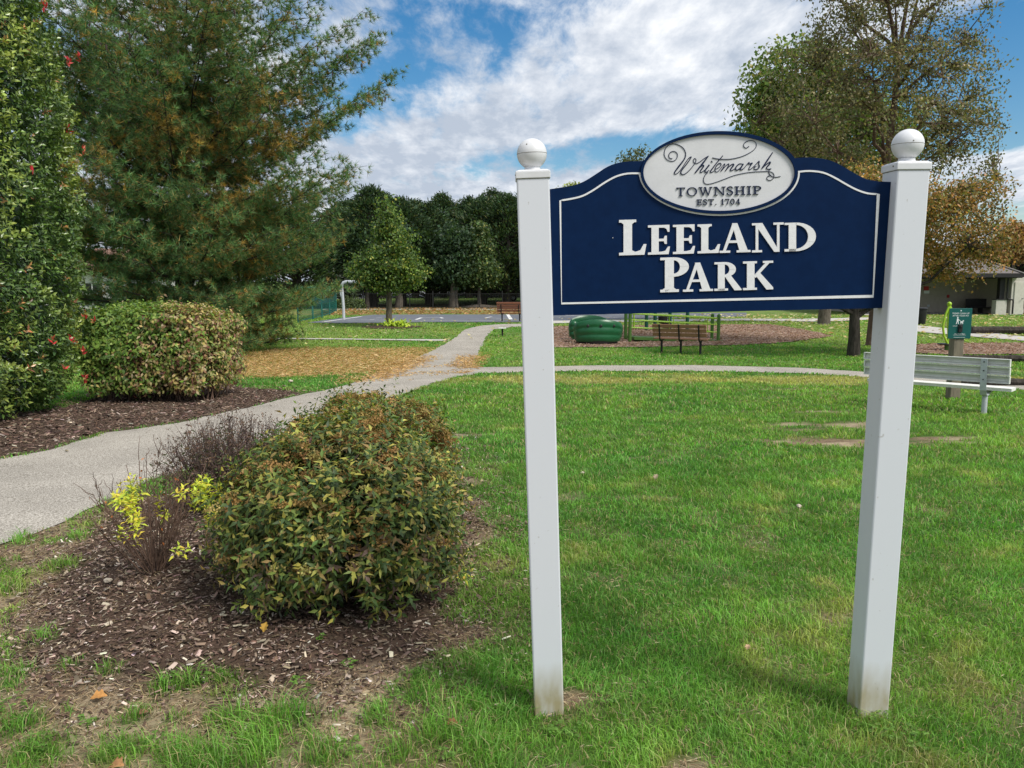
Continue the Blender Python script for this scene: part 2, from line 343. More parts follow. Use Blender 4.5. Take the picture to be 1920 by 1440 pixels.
# shaded bare earth below the far conifers
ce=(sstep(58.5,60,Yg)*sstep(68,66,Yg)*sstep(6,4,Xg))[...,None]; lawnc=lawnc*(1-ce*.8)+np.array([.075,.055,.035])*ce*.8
ny,nx=Xg.shape; ii=np.arange(ny*nx).reshape(ny,nx)
Q=np.stack([ii[:-1,:-1],ii[:-1,1:],ii[1:,1:],ii[1:,:-1]],-1).reshape(-1,4)
m_lawn,t,b=nt('lawn'); at_=t.nodes.new('ShaderNodeAttribute'); at_.attribute_name='Col'
tcn=t.nodes.new('ShaderNodeTexCoord')
na=t.nodes.new('ShaderNodeTexNoise'); na.inputs['Scale'].default_value=9; na.inputs['Detail'].default_value=9; na.inputs['Roughness'].default_value=.8; t.links.new(tcn.outputs['Object'],na.inputs['Vector'])
nr=t.nodes.new('ShaderNodeMapRange'); nr.inputs[1].default_value=.3; nr.inputs[2].default_value=.7; nr.inputs[3].default_value=.60; nr.inputs[4].default_value=1.38; t.links.new(na.outputs[0],nr.inputs[0])
vm=t.nodes.new('ShaderNodeVectorMath'); vm.operation='SCALE'; t.links.new(at_.outputs['Color'],vm.inputs[0]); t.links.new(nr.outputs[0],vm.inputs['Scale']); t.links.new(vm.outputs[0],b.inputs['Base Color'])
bp=t.nodes.new('ShaderNodeBump'); bp.inputs['Strength'].default_value=.7; bp.inputs['Distance'].default_value=.03; nb=t.nodes.new('ShaderNodeTexNoise'); nb.inputs['Scale'].default_value=35; nb.inputs['Detail'].default_value=8; t.links.new(tcn.outputs['Object'],nb.inputs['Vector']); t.links.new(nb.outputs[0],bp.inputs['Height']); t.links.new(bp.outputs[0],b.inputs['Normal'])
b.inputs['Roughness'].default_value=.95; b.inputs['Specular IOR Level'].default_value=.1
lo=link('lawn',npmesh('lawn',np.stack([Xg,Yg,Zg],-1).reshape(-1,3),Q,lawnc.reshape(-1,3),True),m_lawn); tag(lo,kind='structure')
# ------------------------------------------------------------------ sheets laid on the ground
def sheet(name,poly,m,lift,rag=0.0,step=None,kind='structure',thick=0):
    P=[]; n=len(poly)
    for i in range(n):
        a=np.array(poly[i]); c=np.array(poly[(i+1)%n]); Ls=np.linalg.norm(c-a); D=max(2,abs(a[1]+c[1])/2); st=step or max(.05,.012*D)
        k=max(1,min(60,int(Ls/st)))
        for j in range(k):
            p=a+(c-a)*j/k; P.append(p)
    P=np.array(P)
    if rag: P=P+rag*2*np.stack([fbm(P[:,0],P[:,1],3.1,5)-.5,fbm(P[:,0],P[:,1],3.1,6)-.5],1)*np.minimum(1.6,np.maximum(.6,P[:,1:2]/10))
    bm=bmesh.new(); vs=[bm.verts.new((p[0],p[1],0)) for p in P]
    es=[bm.edges.new((vs[i],vs[(i+1)%len(vs)])) for i in range(len(vs))]
    bmesh.ops.triangle_fill(bm,edges=es,use_beauty=True)
    for yv in HX:
        if P[:,1].min()<yv<P[:,1].max():
            bmesh.ops.bisect_plane(bm,geom=bm.verts[:]+bm.edges[:]+bm.faces[:],plane_co=(0,yv,0),plane_no=(0,1,0))
    bmesh.ops.recalc_face_normals(bm,faces=bm.faces)
    for v in bm.verts: v.co.z=float(hY(v.co.y))+lift
    if sum(f.normal.z for f in bm.faces)<0: bmesh.ops.reverse_faces(bm,faces=bm.faces[:])
    me=bpy.data.meshes.new(name); bm.to_mesh(me); bm.free(); o=link(name,me,m); tag(o,kind=kind); return o
m_path=mat('aggregate_path',(.19,.17,.14),(.54,.50,.44),scale=95,rough=.9,bump=.6,bscale=120,spec=.15,detail=5,bdist=.006,lo=.42,hi=.58)
# broad stains over the fine grain
t=m_path.node_tree; b=t.nodes['Principled BSDF']; src=b.inputs['Base Color'].links[0].from_socket
ns=t.nodes.new('ShaderNodeTexNoise'); ns.inputs['Scale'].default_value=1.3; ns.inputs['Detail'].default_value=7; tcx=t.nodes.new('ShaderNodeTexCoord'); t.links.new(tcx.outputs['Object'],ns.inputs['Vector'])
mr=t.nodes.new('ShaderNodeMapRange'); mr.inputs[1].default_value=.3; mr.inputs[2].default_value=.7; mr.inputs[3].default_value=.82; mr.inputs[4].default_value=1.08; t.links.new(ns.outputs[0],mr.inputs[0])
v2=t.nodes.new('ShaderNodeVectorMath'); v2.operation='SCALE'; t.links.new(src,v2.inputs[0]); t.links.new(mr.outputs[0],v2.inputs['Scale']); t.links.new(v2.outputs[0],b.inputs['Base Color'])
m_mulch=mat('mulch_soil',(.050,.033,.024),(.13,.092,.068),scale=45,rough=.95,bump=1,bscale=70,spec=.1,bdist=.03)
m_playm=mat('playground_mulch',(.30,.20,.15),(.44,.33,.26),scale=14,rough=.95,bump=1,bscale=40,spec=.1,bdist=.05)
m_court=mat('court_asphalt',(.105,.115,.135),(.145,.155,.175),scale=2,rough=.85,bump=.2,bscale=60)
m_conc=mat('far_concrete',(.42,.40,.36),(.52,.49,.45),scale=3,rough=.9)
m_line=mat('court_paint',(.72,.72,.70),(.6,.6,.6),scale=4,rough=.7)
m_road=mat('road_asphalt',(.25,.25,.26),(.33,.33,.34),scale=1.2,rough=.9)
sheet('path',path_main,m_path,.008,rag=.07)
sheet('mulch_bed',bed_left,m_mulch,.008,rag=.10)
sheet('playground_surface',play_area,m_playm,.03,rag=.15)
sheet('playground_surface',play_right,m_playm,.03,rag=.1)
sheet('court',court,m_court,.03)
sheet('path',path_far,m_conc,.034,rag=.04)
sheet('path',path_left,m_conc,.026,rag=.05)
sheet('path',path_right,m_conc,.026,rag=.05)
sheet('road',road,m_road,.03)
sheet('pavement',slab,m_conc,.03)
def gline(p,q,w):               # painted court line between two ground points
    a=np.array(G(*p)[:2]); c=np.array(G(*q)[:2]); d=(c-a)/np.linalg.norm(c-a); s=np.array([-d[1],d[0]])*w/2
    return [tuple(a+s),tuple(c+s),tuple(c-s),tuple(a-s)]
mbx=MB()
def ln(p,q,w=.09):
    P=gline(p,q,w); A=[Vector((x,y,float(hY(y))+.037)) for x,y in P]
    # cut along the fold rows so that the strip follows the surface
    n=12; L0,L1,R1,R0=A
    for i in range(n):
        f=lambda a,b,t:(a.x+(b.x-a.x)*t,a.y+(b.y-a.y)*t,float(hY(a.y+(b.y-a.y)*t))+.037)
        mbx.add([f(L0,L1,i/n),f(L0,L1,(i+1)/n),f(R0,R1,(i+1)/n),f(R0,R1,i/n)],[(0,1,2,3)])
ln((605,605),(678,594.5),.16); ln((693,600.2),(702,600.2),.18); ln((705,597.3),(716,597.3),.16); ln((780,600.5),(790,597),.16); ln((785,597.0),(826,596.4),.12); ln((826,596.4),(830,598),.16)
ln((910,597),(922,595),.14); ln((910,597),(950,598),.10); ln((952,590.8),(958,600),.2); ln((640,601),(975,602.5),.10); ln((1060,592),(1160,597),.12); ln((1090,590),(1300,591),.1)
o=mbx.build('court_marking',m_line); tag(o,kind='structure')
# ------------------------------------------------------------------ the park sign
m_vinyl,t,b=nt('white_vinyl')      # white sleeve, grubby near the soil
N_=t.nodes; L_=t.links; tcv=N_.new('ShaderNodeTexCoord'); sx=N_.new('ShaderNodeSeparateXYZ'); L_.new(tcv.outputs['Object'],sx.inputs[0])
mpv=N_.new('ShaderNodeMapping'); mpv.inputs['Scale'].default_value=(1,1,.35); L_.new(tcv.outputs['Object'],mpv.inputs[0])
nv=N_.new('ShaderNodeTexNoise'); nv.inputs['Scale'].default_value=22; nv.inputs['Detail'].default_value=9; L_.new(mpv.outputs[0],nv.inputs['Vector'])
mr=N_.new('ShaderNodeMapRange'); L_.new(sx.outputs[2],mr.inputs[0]); mr.inputs[1].default_value=.02; mr.inputs[2].default_value=.20; mr.inputs[3].default_value=1; mr.inputs[4].default_value=0
mu=N_.new('ShaderNodeMath'); mu.operation='MULTIPLY'; L_.new(mr.outputs[0],mu.inputs[0]); L_.new(nv.outputs[0],mu.inputs[1])
rr=N_.new('ShaderNodeValToRGB'); L_.new(mu.outputs[0],rr.inputs[0]); rr.color_ramp.elements[0].position=.05; rr.color_ramp.elements[1].position=.6
rr.color_ramp.elements[0].color=(.66,.68,.72,1); rr.color_ramp.elements[1].color=(.36,.31,.19,1)
sp=N_.new('ShaderNodeTexNoise'); sp.inputs['Scale'].default_value=60; sp.inputs['Detail'].default_value=3; L_.new(tcv.outputs['Object'],sp.inputs['Vector'])
rs=N_.new('ShaderNodeValToRGB'); L_.new(sp.outputs[0],rs.inputs[0]); rs.color_ramp.elements[0].position=.70; rs.color_ramp.elements[0].color=(1,1,1,1); rs.color_ramp.elements[1].position=.78; rs.color_ramp.elements[1].color=(.72,.69,.64,1)
mm=N_.new('ShaderNodeMix'); mm.data_type='RGBA'; mm.blend_type='MULTIPLY'; mm.inputs[0].default_value=1; L_.new(rr.outputs[0],mm.inputs[6]); L_.new(rs.outputs[0],mm.inputs[7]); L_.new(mm.outputs[2],b.inputs['Base Color'])
b.inputs['Roughness'].default_value=.38; b.inputs['Specular IOR Level'].default_value=.4
m_ball=mat('cap_plastic',(.70,.71,.73),(.62,.62,.62),scale=9,rough=.35,spec=.45)
m_navy=mat('navy_board_paint',(.0020,.0135,.052),(.0026,.0165,.062),scale=30,rough=.5,spec=.08,bump=.05,bscale=300,bdist=.001)
m_white=mat('white_letter_paint',(.80,.80,.80),(.72,.72,.73),scale=60,rough=.5,bump=.15,bscale=200,bdist=.002)
m_oval=mat('oval_paint',(.66,.665,.68),(.60,.605,.62),scale=10,rough=.55,bump=.1,bscale=150,bdist=.002)
m_navyl=mat('navy_lettering',(.008,.016,.045),(.012,.022,.06),scale=20,rough=.4)
m_grime=mat('seam_grime',(.12,.11,.09),(.2,.18,.15),scale=20,rough=.9)
Y0=G(1030,1327).y; TL=.04
sv=Vector((0,-math.sin(TL),math.cos(TL))); sn=Vector((0,-math.cos(TL),-math.sin(TL)))
def S(px,py,off=0.0):           # point of the sign's own plane (off = metres proud of the post faces)
    d=Vector(ray(px,py)); o=Vector((0,Y0,0))+sn*off; c=Vector((0,0,H)); t=(o-c).dot(sn)/d.dot(sn); return c+d*t
sign=thing('park_sign','white two-post park sign with navy board reading Leeland Park on the lawn','sign',S(1335,1330))
PW=.107
for nm,(b0,t0,bc,br,lab) in enumerate([((1029.5,1329),(999.5,333),(996,289),27,'left'),((1639,1334),(1714,317),(1703,271.5),31,'right')]):
    A=S(*b0); B=S(*t0); ax=(B-A).normalized(); A=A-ax*.15
    xa=Vector((1,0,0)); xa=(xa-ax*xa.dot(ax)).normalized(); ya=ax.cross(xa)*1.0
    if ya.y<0: ya=-ya
    c0=A+ya*(PW/2); c1=B+ya*(PW/2)
    mb=MB(); h=PW/2; bv=.005; ring=[(-h+bv,-h),(h-bv,-h),(h-bv*.3,-h+bv*.3),(h,-h+bv),(h,h-bv),(h-bv,h),(-h+bv,h),(-h,h-bv),(-h,-h+bv),(-h+bv*.3,-h+bv*.3)]
    mb.prism([c0+xa*u+ya*v for u,v in ring],[c1+xa*u+ya*v for u,v in ring]); post=mb.build('post',m_vinyl,sign)
    # cap, neck and ball
    mb=MB(); hc=h+.0035
    for (z0,z1,k0,k1) in ((-.002,.021,hc,hc),(.021,.027,hc,hc-.012)):
        mb.prism([c1+ax*z0+xa*u*k0+ya*v*k0 for u,v in ((-1,-1),(1,-1),(1,1),(-1,1))],[c1+ax*z1+xa*u*k1+ya*v*k1 for u,v in ((-1,-1),(1,-1),(1,1),(-1,1))])
    cap=mb.build('post_cap',m_ball,sign,bevel=.0025)
    mb=MB(); mb.prism([c1+ax*(-.0035)+xa*u+ya*v for u,v in [(a*1.02,b_*1.02) for a,b_ in ring]],[c1+ax*(-.0018)+xa*u+ya*v for u,v in [(a*1.02,b_*1.02) for a,b_ in ring]]); mb.build('cap_seam',m_grime,sign)
    d=Vector(ray(*bc)); tt=(c1.y-(0))/d.y; cb=Vector((0,0,H))+d*tt; rb=.0497
    M=Matrix((xa,ya,ax)).transposed(); zb=(cb-c1).dot(ax); base=c1+ax*.026
    prof=[(.030,0),(.0305,.004),(.027,.006),(.0255,.012),(.0262,max(.014,zb-.026-rb*.92))]
    zc=zb-.026
    for i in range(22):
        a=-R(62)+i/21*(R(90)+R(62)); 
        r_=rb*math.cos(a); prof.append((max(r_,.0005),zc+rb*math.sin(a)))
        if abs(a)<R(4): prof[-1]=(rb*1.0,zc+rb*math.sin(a))
    mb=MB(); mb.lathe(prof,base,40,M); mb.build('ball_finial',m_ball,sign,smooth=True)
    mb=MB(); k=48
    mb.tube([base+M@Vector((rb*1.0005*math.cos(2*PI*i/k),rb*1.0005*math.sin(2*PI*i/k),zc)) for i in range(k+1)],.0007,4,False); mb.build('ball_seam',m_grime,sign)
    mb=MB(); dd=(M@Vector((-.35 if nm==0 else -.1,-.8,.55 if nm==0 else .1))).normalized(); mb.lathe([(.0022,-.001),(.0022,.0008)],base+ax*zc+dd*rb,10,dd.to_track_quat('Z','Y').to_matrix()); mb.build('screw',m_grime,sign)
    for s_,zz in ((-1,.012),):
        mb=MB(); q=Vector(xa)*s_; mb.lathe([(.0028,-.001),(.0028,.001)],c1+ax*zz+q*(hc+.0005)-ya*.03,10,q.to_track_quat('Z','Y').to_matrix()); mb.build('screw',m_grime,sign)
BO=-.040                         # board face lies behind the faces of the posts
def prismS(mb,pts,o1,o0): mb.prism([S(x,y,o1) for x,y in pts],[S(x,y,o1)-sn*(o1-o0) for x,y in pts])
def smoothpts(P,k=4):            # Catmull-Rom through the traced points
    o=[]; n=len(P)
    for i in range(n-1):
        p0,p1,p2,p3=[np.array(P[max(0,min(n-1,i+j))],float) for j in (-1,0,1,2)]
        for j in range(k):
            t_=j/k; o.append(tuple(.5*((2*p1)+(-p0+p2)*t_+(2*p0-5*p1+4*p2-p3)*t_**2+(-p0+3*p1-3*p2+p3)*t_**3)))
    o.append(tuple(P[-1])); return o
topc=smoothpts([(1028,355),(1052,351.5),(1077,347),(1097,339),(1118,326),(1139,312.5),(1160,305),(1181,302.5),(1202,302)],3)
ov=[(1202,302)]+[(1351+148.5*math.cos(a),324-78.5*math.sin(a)) for a in np.linspace(R(162),R(20.5),26)]
topr=smoothpts([(1497,296),(1518,295),(1543,297.5),(1564,303.5),(1585,314.5),(1606,327),(1627,336.5),(1647,339.8),(1671,341)],3)
outl=topc+ov[1:]+topr+[(1658.5,577.5),(1032,591.5)]
mb=MB(); prismS(mb,outl,BO,BO-.036); board=mb.build('board',m_navy,sign)
def ribbon(mb,P,w,o1,o0,closed=False):
    P=[np.array(p,float) for p in P]; n=len(P); Lf=[];Rt=[]
    for i in range(n):
        a=P[i-1] if (i>0 or closed) else P[i]; c=P[(i+1)%n] if (i<n-1 or closed) else P[i]
        d=c-a; d/=np.linalg.norm(d)+1e-9; s_=np.array([-d[1],d[0]])
        # mitre
        e=P[i]-a if np.linalg.norm(P[i]-a)>1e-6 else d; e=e/np.linalg.norm(e); k=1/max(.6,abs(np.dot(np.array([-e[1],e[0]]),s_)))
        Lf.append(P[i]+s_*w/2*k); Rt.append(P[i]-s_*w/2*k)
    m_=n if closed else n-1
    for i in range(m_):
        j=(i+1)%n; prismS(mb,[Lf[i],Lf[j],Rt[j],Rt[i]],o1,o0)
la=smoothpts([(1050.5,376),(1072,372.5),(1093,367),(1114,355.5),(1135,341.5),(1156,330.5),(1177,325.3),(1199,325)],3)
lb=[(1349+149*math.cos(a),324-79*math.sin(a)) for a in np.linspace(R(186),R(358),40)]
lc_=smoothpts([(1498,322),(1518,320.5),(1543,323.5),(1564,332.5),(1585,344.5),(1606,355.5),(1627,362.5),(1647,364)],3)
mb=MB(); ribbon(mb,la+lb+lc_+[(1637,555.5),(1053,569)],3.3,BO+.0015,BO-.001,True); mb.build('border_line',m_white,board)
ell=lambda cx,cy,a,b_,n=64:[(cx+a*math.cos(2*PI*i/n),cy-b_*math.sin(2*PI*i/n)) for i in range(n)]
mb=MB(); prismS(mb,ell(1348.5,323.5,142.5,72),BO+.0012,BO-.001); mb.build('oval_plate',m_oval,board)
mb=MB(); A=ell(1348.5,323.5,142,71.6,72); Bq=ell(1349,323.8,147.5,77.3,72)
for i in range(72):
    j=(i+1)%72; prismS(mb,[A[i],A[j],Bq[j],Bq[i]],BO+.0075,BO-.001)
mb.build('oval_shadow_rim',m_navy,board)  # navy border, raised so its edge casts the shadow of a recess
# serif letters, drawn as polygons in a box one cap-height tall
def Rc(a,b_,c,d): return [(a,b_),(c,b_),(c,d),(a,d)]
def bowl(cx,cy,rx,ry,ix,iy,a0=90,a1=-90,n=16):
    o=[(cx+rx*math.cos(R(a0+(a1-a0)*i/n)),cy+ry*math.sin(R(a0+(a1-a0)*i/n))) for i in range(n+1)]
    q=[(cx+ix*math.cos(R(a0+(a1-a0)*i/n)),cy+iy*math.sin(R(a0+(a1-a0)*i/n))) for i in range(n,-1,-1)]
    return o+q
def segs(band):                  # split a band polygon into convex quads
    n=len(band)//2; return [[band[i],band[i+1],band[2*n-2-i],band[2*n-1-i]] for i in range(n-1)]
def stroke(P,w):
    P=smoothpts(P,4); o=[]
    for i in range(len(P)-1):
        a=np.array(P[i]); c=np.array(P[i+1]); d=c-a; d/=np.linalg.norm(d)+1e-9; s_=np.array([-d[1],d[0]])
        f0=i/(len(P)-1); f1=(i+1)/(len(P)-1); wf=lambda f:(w[0]*(1-abs(2*f-1))+w[1]*abs(2*f-1))/2
        o.append([tuple(a+s_*wf(f0)-d*.01),tuple(c+s_*wf(f1)+d*.01),tuple(c-s_*wf(f1)+d*.01),tuple(a-s_*wf(f0)-d*.01)])
    return o
def glyph(ch,k=1.0):             # k: weight
    s=.25*k; th=.085*(.55+.45*k); sf=.075
    st=lambda x:[[(x,0),(x+s,0),(x+s,1),(x,1)]]
    brk=lambda x,y0,u:[[(x-.07,y0),(x,y0),(x,y0+u)],[(x+s,y0),(x+s+.07,y0),(x+s,y0+u)]]
    if ch=='L': return .80,st(.13)+[Rc(0,1-sf,.50,1),[(0,0),(.74,0),(.80,.30),(.72,.30),(.62,.13),(.50,th+.01),(0,sf)]]+brk(.13,1-sf,-.05)+[[(.13+s,th),(.13+s+.10,th),(.13+s,th+.05)]]
    if ch=='E': return .76,st(.12)+[[(0,1),(0,1-sf),(.56,1-th-.01),(.64,.86),(.68,.76),(.74,.76),(.74,1)],Rc(.12+s-.02,.49-th/2,.60,.49+th/2),[(.58,.35),(.65,.35),(.65,.63),(.58,.63),(.54,.53),(.54,.45)],[(0,0),(.71,0),(.76,.26),(.69,.26),(.60,.12),(.48,th+.01),(0,sf)]]
    if ch=='A': return 1.05,[[(.10,.03),(.10+th*1.1,.03),(.555,.96),(.44,1)],[(.42,1),(.60,1),(.97,.03),(.97-s-.04,.03)],Rc(.26,.33,.72,.33+th),Rc(0,0,.36,sf),Rc(.58,0,1.05,sf)]
    if ch=='N': return 1.08,[Rc(.13,.02,.13+th+.01,.98),[(.08,1),(.12+s,1),(.99,0),(.99-s*.75,0)],Rc(.99-th-.005,.0,.99,.98),Rc(0,1-sf,.30,1),Rc(0,0,.36,sf),Rc(.77,1-sf,1.14,1)]
    if ch=='D': return 1.06,st(.14)+segs(bowl(.38,.5,.68,.5,.68-s*1.05,.5-th))+[Rc(0,1-sf,.40,1),Rc(0,0,.40,sf+.01),Rc(.30,1-th,.40,1),Rc(.30,0,.40,th)]
    if ch=='P': return .80,st(.13)+segs(bowl(.37,.72,.43,.28,.43-s,.28-th,90,-110))+[Rc(0,1-sf,.38,1),Rc(0,0,.52,sf)]+brk(.13,sf,.05)
    if ch=='R': return 1.0,st(.13)+segs(bowl(.37,.735,.42,.265,.42-s*.95,.265-th))+[Rc(0,1-sf,.38,1),Rc(0,0,.50,sf),Rc(.30,.47,.42,.47+th),[(.38,.50),(.60,.53),(1.0,.03),(1.0,0),(.74,0)]]
    if ch=='K': return 1.0,st(.13)+[Rc(0,1-sf,.46,1),Rc(0,0,.46,sf),[(.34,.47),(.42,.42),(.90,.95),(.76,.95)],[(.40,.53),(.54,.62),(1.0,.07),(1.0,0),(.78,0)],Rc(.66,1-sf,1.0,1)]
    if ch=='T': return .84,[Rc(.42-s/2,0,.42+s/2,1),Rc(0,1-th,.84,1),[(0,1),(.05,.76),(.10,.76),(.12,1)],[(.84,1),(.79,.76),(.74,.76),(.72,1)],Rc(.25,0,.59,sf)]
    if ch=='I': return .42,[Rc(.21-s/2,0,.21+s/2,1),Rc(0,1-sf,.42,1),Rc(0,0,.42,sf)]
    if ch=='H': return 1.02,[Rc(.13,0,.13+s,1),Rc(.89-s,0,.89,1),Rc(.2,.46,.8,.46+th),Rc(0,1-sf,.42,1),Rc(0,0,.42,sf),Rc(.60,1-sf,1.02,1),Rc(.60,0,1.02,sf)]
    if ch in 'O0':
        w=1.0 if ch=='O' else .62; return w,segs(bowl(w/2,.5,w/2,.51,w/2-s*.9,.51-th,0,180,18))+segs(bowl(w/2,.5,w/2,.51,w/2-s*.9,.51-th,180,360,18))
    if ch=='W': return 1.3,[[(.06,1),(.06+s,1),(.46,0),(.38,0)],[(.38,0),(.46,0),(.72,1),(.65,1)],[(.52,1),(.52+s,1),(.96,0),(.88,0)],[(.88,0),(.96,0),(1.24,1),(1.16,1)],Rc(0,1-sf,.36,1),Rc(1.05,1-sf,1.32,1)]
    if ch=='S': return .62,stroke([(.56,.76),(.50,.92),(.32,.98),(.12,.88),(.08,.72),(.22,.58),(.42,.46),(.56,.30),(.50,.10),(.30,.02),(.12,.08),(.05,.26)],(s,.06))
    if ch=='1': return .42,[Rc(.21-s/2,0,.21+s/2,1),[(.03,.84),(.21,1),(.21,.92),(.05,.80)],Rc(.02,0,.40,sf)]
    if ch=='7': return .62,[Rc(.02,1-th*1.3,.62,1),[(.54,1-th),(.62,1),(.34,0),(.20,0)],[(.02,1),(.02,.78),(.07,.78),(.10,.92)]]
    if ch=='4': return .66,[Rc(.02,.24,.66,.24+th),[(.40,1),(.46,1),(.10,.28),(.02,.28)],Rc(.40,0,.40+s*.8,1),Rc(.28,0,.64,sf)]
    if ch=='.': return .26,[[(.06+.08+.075*math.cos(a),.075+.075*math.sin(a)) for a in np.linspace(0,2*PI,9)[:-1]]]
    return .35,[]
cnt=[0]
def put(mb,ch,x0,x1,yt,yb,o,o0,k=1.0,slope=-.030,lean=0):
    w,polys=glyph(ch,k); sx_=(x1-x0)/w; sy=yb-yt
    for P in polys:
        cnt[0]+=1; e=(cnt[0]%9)*.00004
        prismS(mb,[(x0+u*sx_+lean*v,yb-v*sy+slope*u*sx_) for u,v in P],o+e,o0)
Zx=lambda v:1140+v/4.571; Zy=lambda v:400+v/4.571
for ch,x0,x1,yt,yb in [('L',95,330,57,361),('E',343,532,103,355),('E',557,747,99,350),('L',768,962,95,344),('A',957,1222,88,340),('N',1235,1492,85,336),('D',1514,1783,82,328),('P',448,694,380,678),('A',643,900,426,673),('R',912,1146,420,665),('K',1158,1416,413,659)]:
    mb=MB(); put(mb,ch,Zx(x0),Zx(x1),Zy(yt),Zy(yb),BO+.004,BO-.001); mb.build('letter',m_white,board)
def word(txt,x0,x1,y0,hh,slope,k,gap):
    ws=[glyph(c)[0]+gap for c in txt]; tot=sum(ws)-gap; sc=(x1-x0)/tot; x=x0; mb=MB()
    for c,w in zip(txt,ws):
        gw=(w-gap)*sc
        if c!=' ': put(mb,c,x,x+gw,y0+slope*(x-x0)-hh,y0+slope*(x-x0),BO+.0045,BO+.0005,k,slope)
        x+=w*sc
    return mb
z2=lambda x,y:(1180+x/5.647,240+y/5.647)
word('TOWNSHIP',1180+500/5.647,1180+1398/5.647,240+722/5.647,16.2,-.022,.62,.16).build('lettering',m_navyl,board)
word('EST. 1704',1180+715/5.647,1180+1175/5.647,240+815/5.647,10.6,-.018,.55,.15).build('lettering',m_navyl,board)
mb=MB()
def pen(P,w0,w1,w2=None,k=5,dz=0):
    P=smoothpts(P,k); n=len(P); w2=w1 if w2 is None else w2
    rad=[]
    for i in range(n):
        f=i/(n-1); r_=(w0+(w1-w0)*f*2) if f<.5 else (w1+(w2-w1)*(f-.5)*2)
        rad.append(r_/5.647/2*2.62/F)
    mb.tube([S(*z2(x,y),BO+.0022+dz) for x,y in P],rad,8,True,flat=(sn,.9))
pen([(455,325),(430,320),(418,300),(425,270),(450,250),(485,250),(508,275),(505,315),(480,345),(440,352),(400,335),(375,300),(370,260),(385,215),(420,180),(465,168),(510,175),(550,195),(580,225),(597,265)],9,7,9)
pen([(597,265),(593,305),(575,340),(545,380),(510,425),(482,465),(477,482),(490,490)],9,17,8)
pen([(490,490),(520,470),(560,420),(600,360),(630,320),(657,305),(640,335),(600,390),(560,440),(545,470),(552,488)],7,9,15)
pen([(552,488),(577,492),(612,470),(652,430),(687,385),(706,350),(705,330),(690,322),(678,340),(685,365),(712,375),(745,360),(790,325),(835,297)],9,7,8)
pen([(838,295),(800,345),(745,415),(697,476)],9,18,14); pen([(697,476),(730,430),(765,400),(787,395),(783,412),(755,450),(752,468),(767,468),(797,445)],7,14,7)
pen([(847,390),(812,435),(801,460),(815,468),(845,445)],15,14,7); pen([(868,348),(880,364)],12,12,8,2)
pen([(990,293),(925,370),(872,440),(858,462),(872,470),(900,452)],9,14,6)
pen([(880,315),(930,326),(990,331),(1060,330),(1130,318),(1200,298),(1270,265),(1320,230),(1345,190),(1338,155),(1310,135),(1270,133),(1230,150),(1210,175),(1215,200),(1240,212),(1268,192)],10,6,8)
pen([(912,436),(948,418),(972,390),(962,372),(936,386),(912,420),(908,450),(922,466),(950,454)],6,11,6)
pen([(945,455),(1000,387),(1012,380),(1005,400),(968,460),(1022,400),(1052,379),(1050,398),(1015,457)],7,8,9); pen([(1015,457),(1065,400),(1100,381),(1104,394),(1075,432),(1070,447),(1087,450),(1117,430)],7,15,7)
pen([(1200,381),(1170,378),(1140,400),(1125,430),(1135,446),(1160,436),(1190,405),(1207,380)],7,15,7); pen([(1207,380),(1180,425),(1178,441),(1195,440),(1217,423)],14,15,7)
pen([(1217,423),(1255,375),(1270,363),(1264,380),(1282,378),(1302,371),(1285,395),(1265,432),(1275,441),(1302,423)],7,13,7)
pen([(1302,423),(1345,380),(1375,350),(1371,380),(1376,410),(1355,436),(1325,436),(1323,417),(1345,405)],7,13,8)
pen([(1518,258),(1460,345),(1402,432)],9,17,12); pen([(1402,432),(1440,395),(1475,367),(1492,360),(1486,380),(1456,415),(1455,431),(1475,436),(1502,430)],7,15,8)
pen([(832,470),(802,500),(786,540),(790,575),(815,593),(860,591),(930,570),(1010,540),(1100,506),(1200,481),(1300,467),(1400,461),(1470,460),(1512,470),(1532,497),(1526,530),(1500,552),(1470,552),(1455,532),(1468,512),(1492,506)],8,7,8)
pen([(1502,430),(1478,452),(1480,482),(1510,512),(1550,521),(1602,512)],8,9,7)
mb.build('script_lettering',m_navyl,board,smooth=True)
mb=MB(); p=S(1149,446,BO); mb.lathe([(.0018,-.001),(.0012,.002)],p,8,sn.to_track_quat('Z','Y').to_matrix()); mb.build('screw',m_white,board)
# ------------------------------------------------------------------ bark, leaf materials
m_bark=mat('bark',(.085,.070,.055),(.16,.14,.115),scale=14,rough=.95,bump=1,bscale=30,spec=.1,stretch=(1,1,.25),bdist=.04)
m_barkd=mat('dark_bark',(.030,.026,.022),(.075,.065,.055),scale=12,rough=.95,bump=1,bscale=24,spec=.1,stretch=(1,1,.25),bdist=.04)
m_barkr=mat('red_brown_bark',(.11,.07,.05),(.19,.135,.10),scale=12,rough=.95,bump=1,bscale=24,spec=.1,stretch=(1,1,.25),bdist=.04)
m_twig=mat('twig_bark',(.10,.060,.042),(.17,.11,.08),scale=30,rough=.9)
m_twigd=mat('dry_twig_bark',(.075,.050,.045),(.13,.095,.085),scale=30,rough=.9)
m_leaf=leafmat('leaf',.5,.3,.3)
m_gloss=leafmat('glossy_leaf',.30,.55,.18)
m_needle=leafmat('needle',.55,.25,.25)
m_dryl=leafmat('dry_leaf',.75,.15,.3,(1.1,1.0,.7))
m_grass=leafmat('grass_blade',.50,.28,.42,(1.15,1.25,.55))
m_chip=leafmat('bark_chip',.9,.1,0)
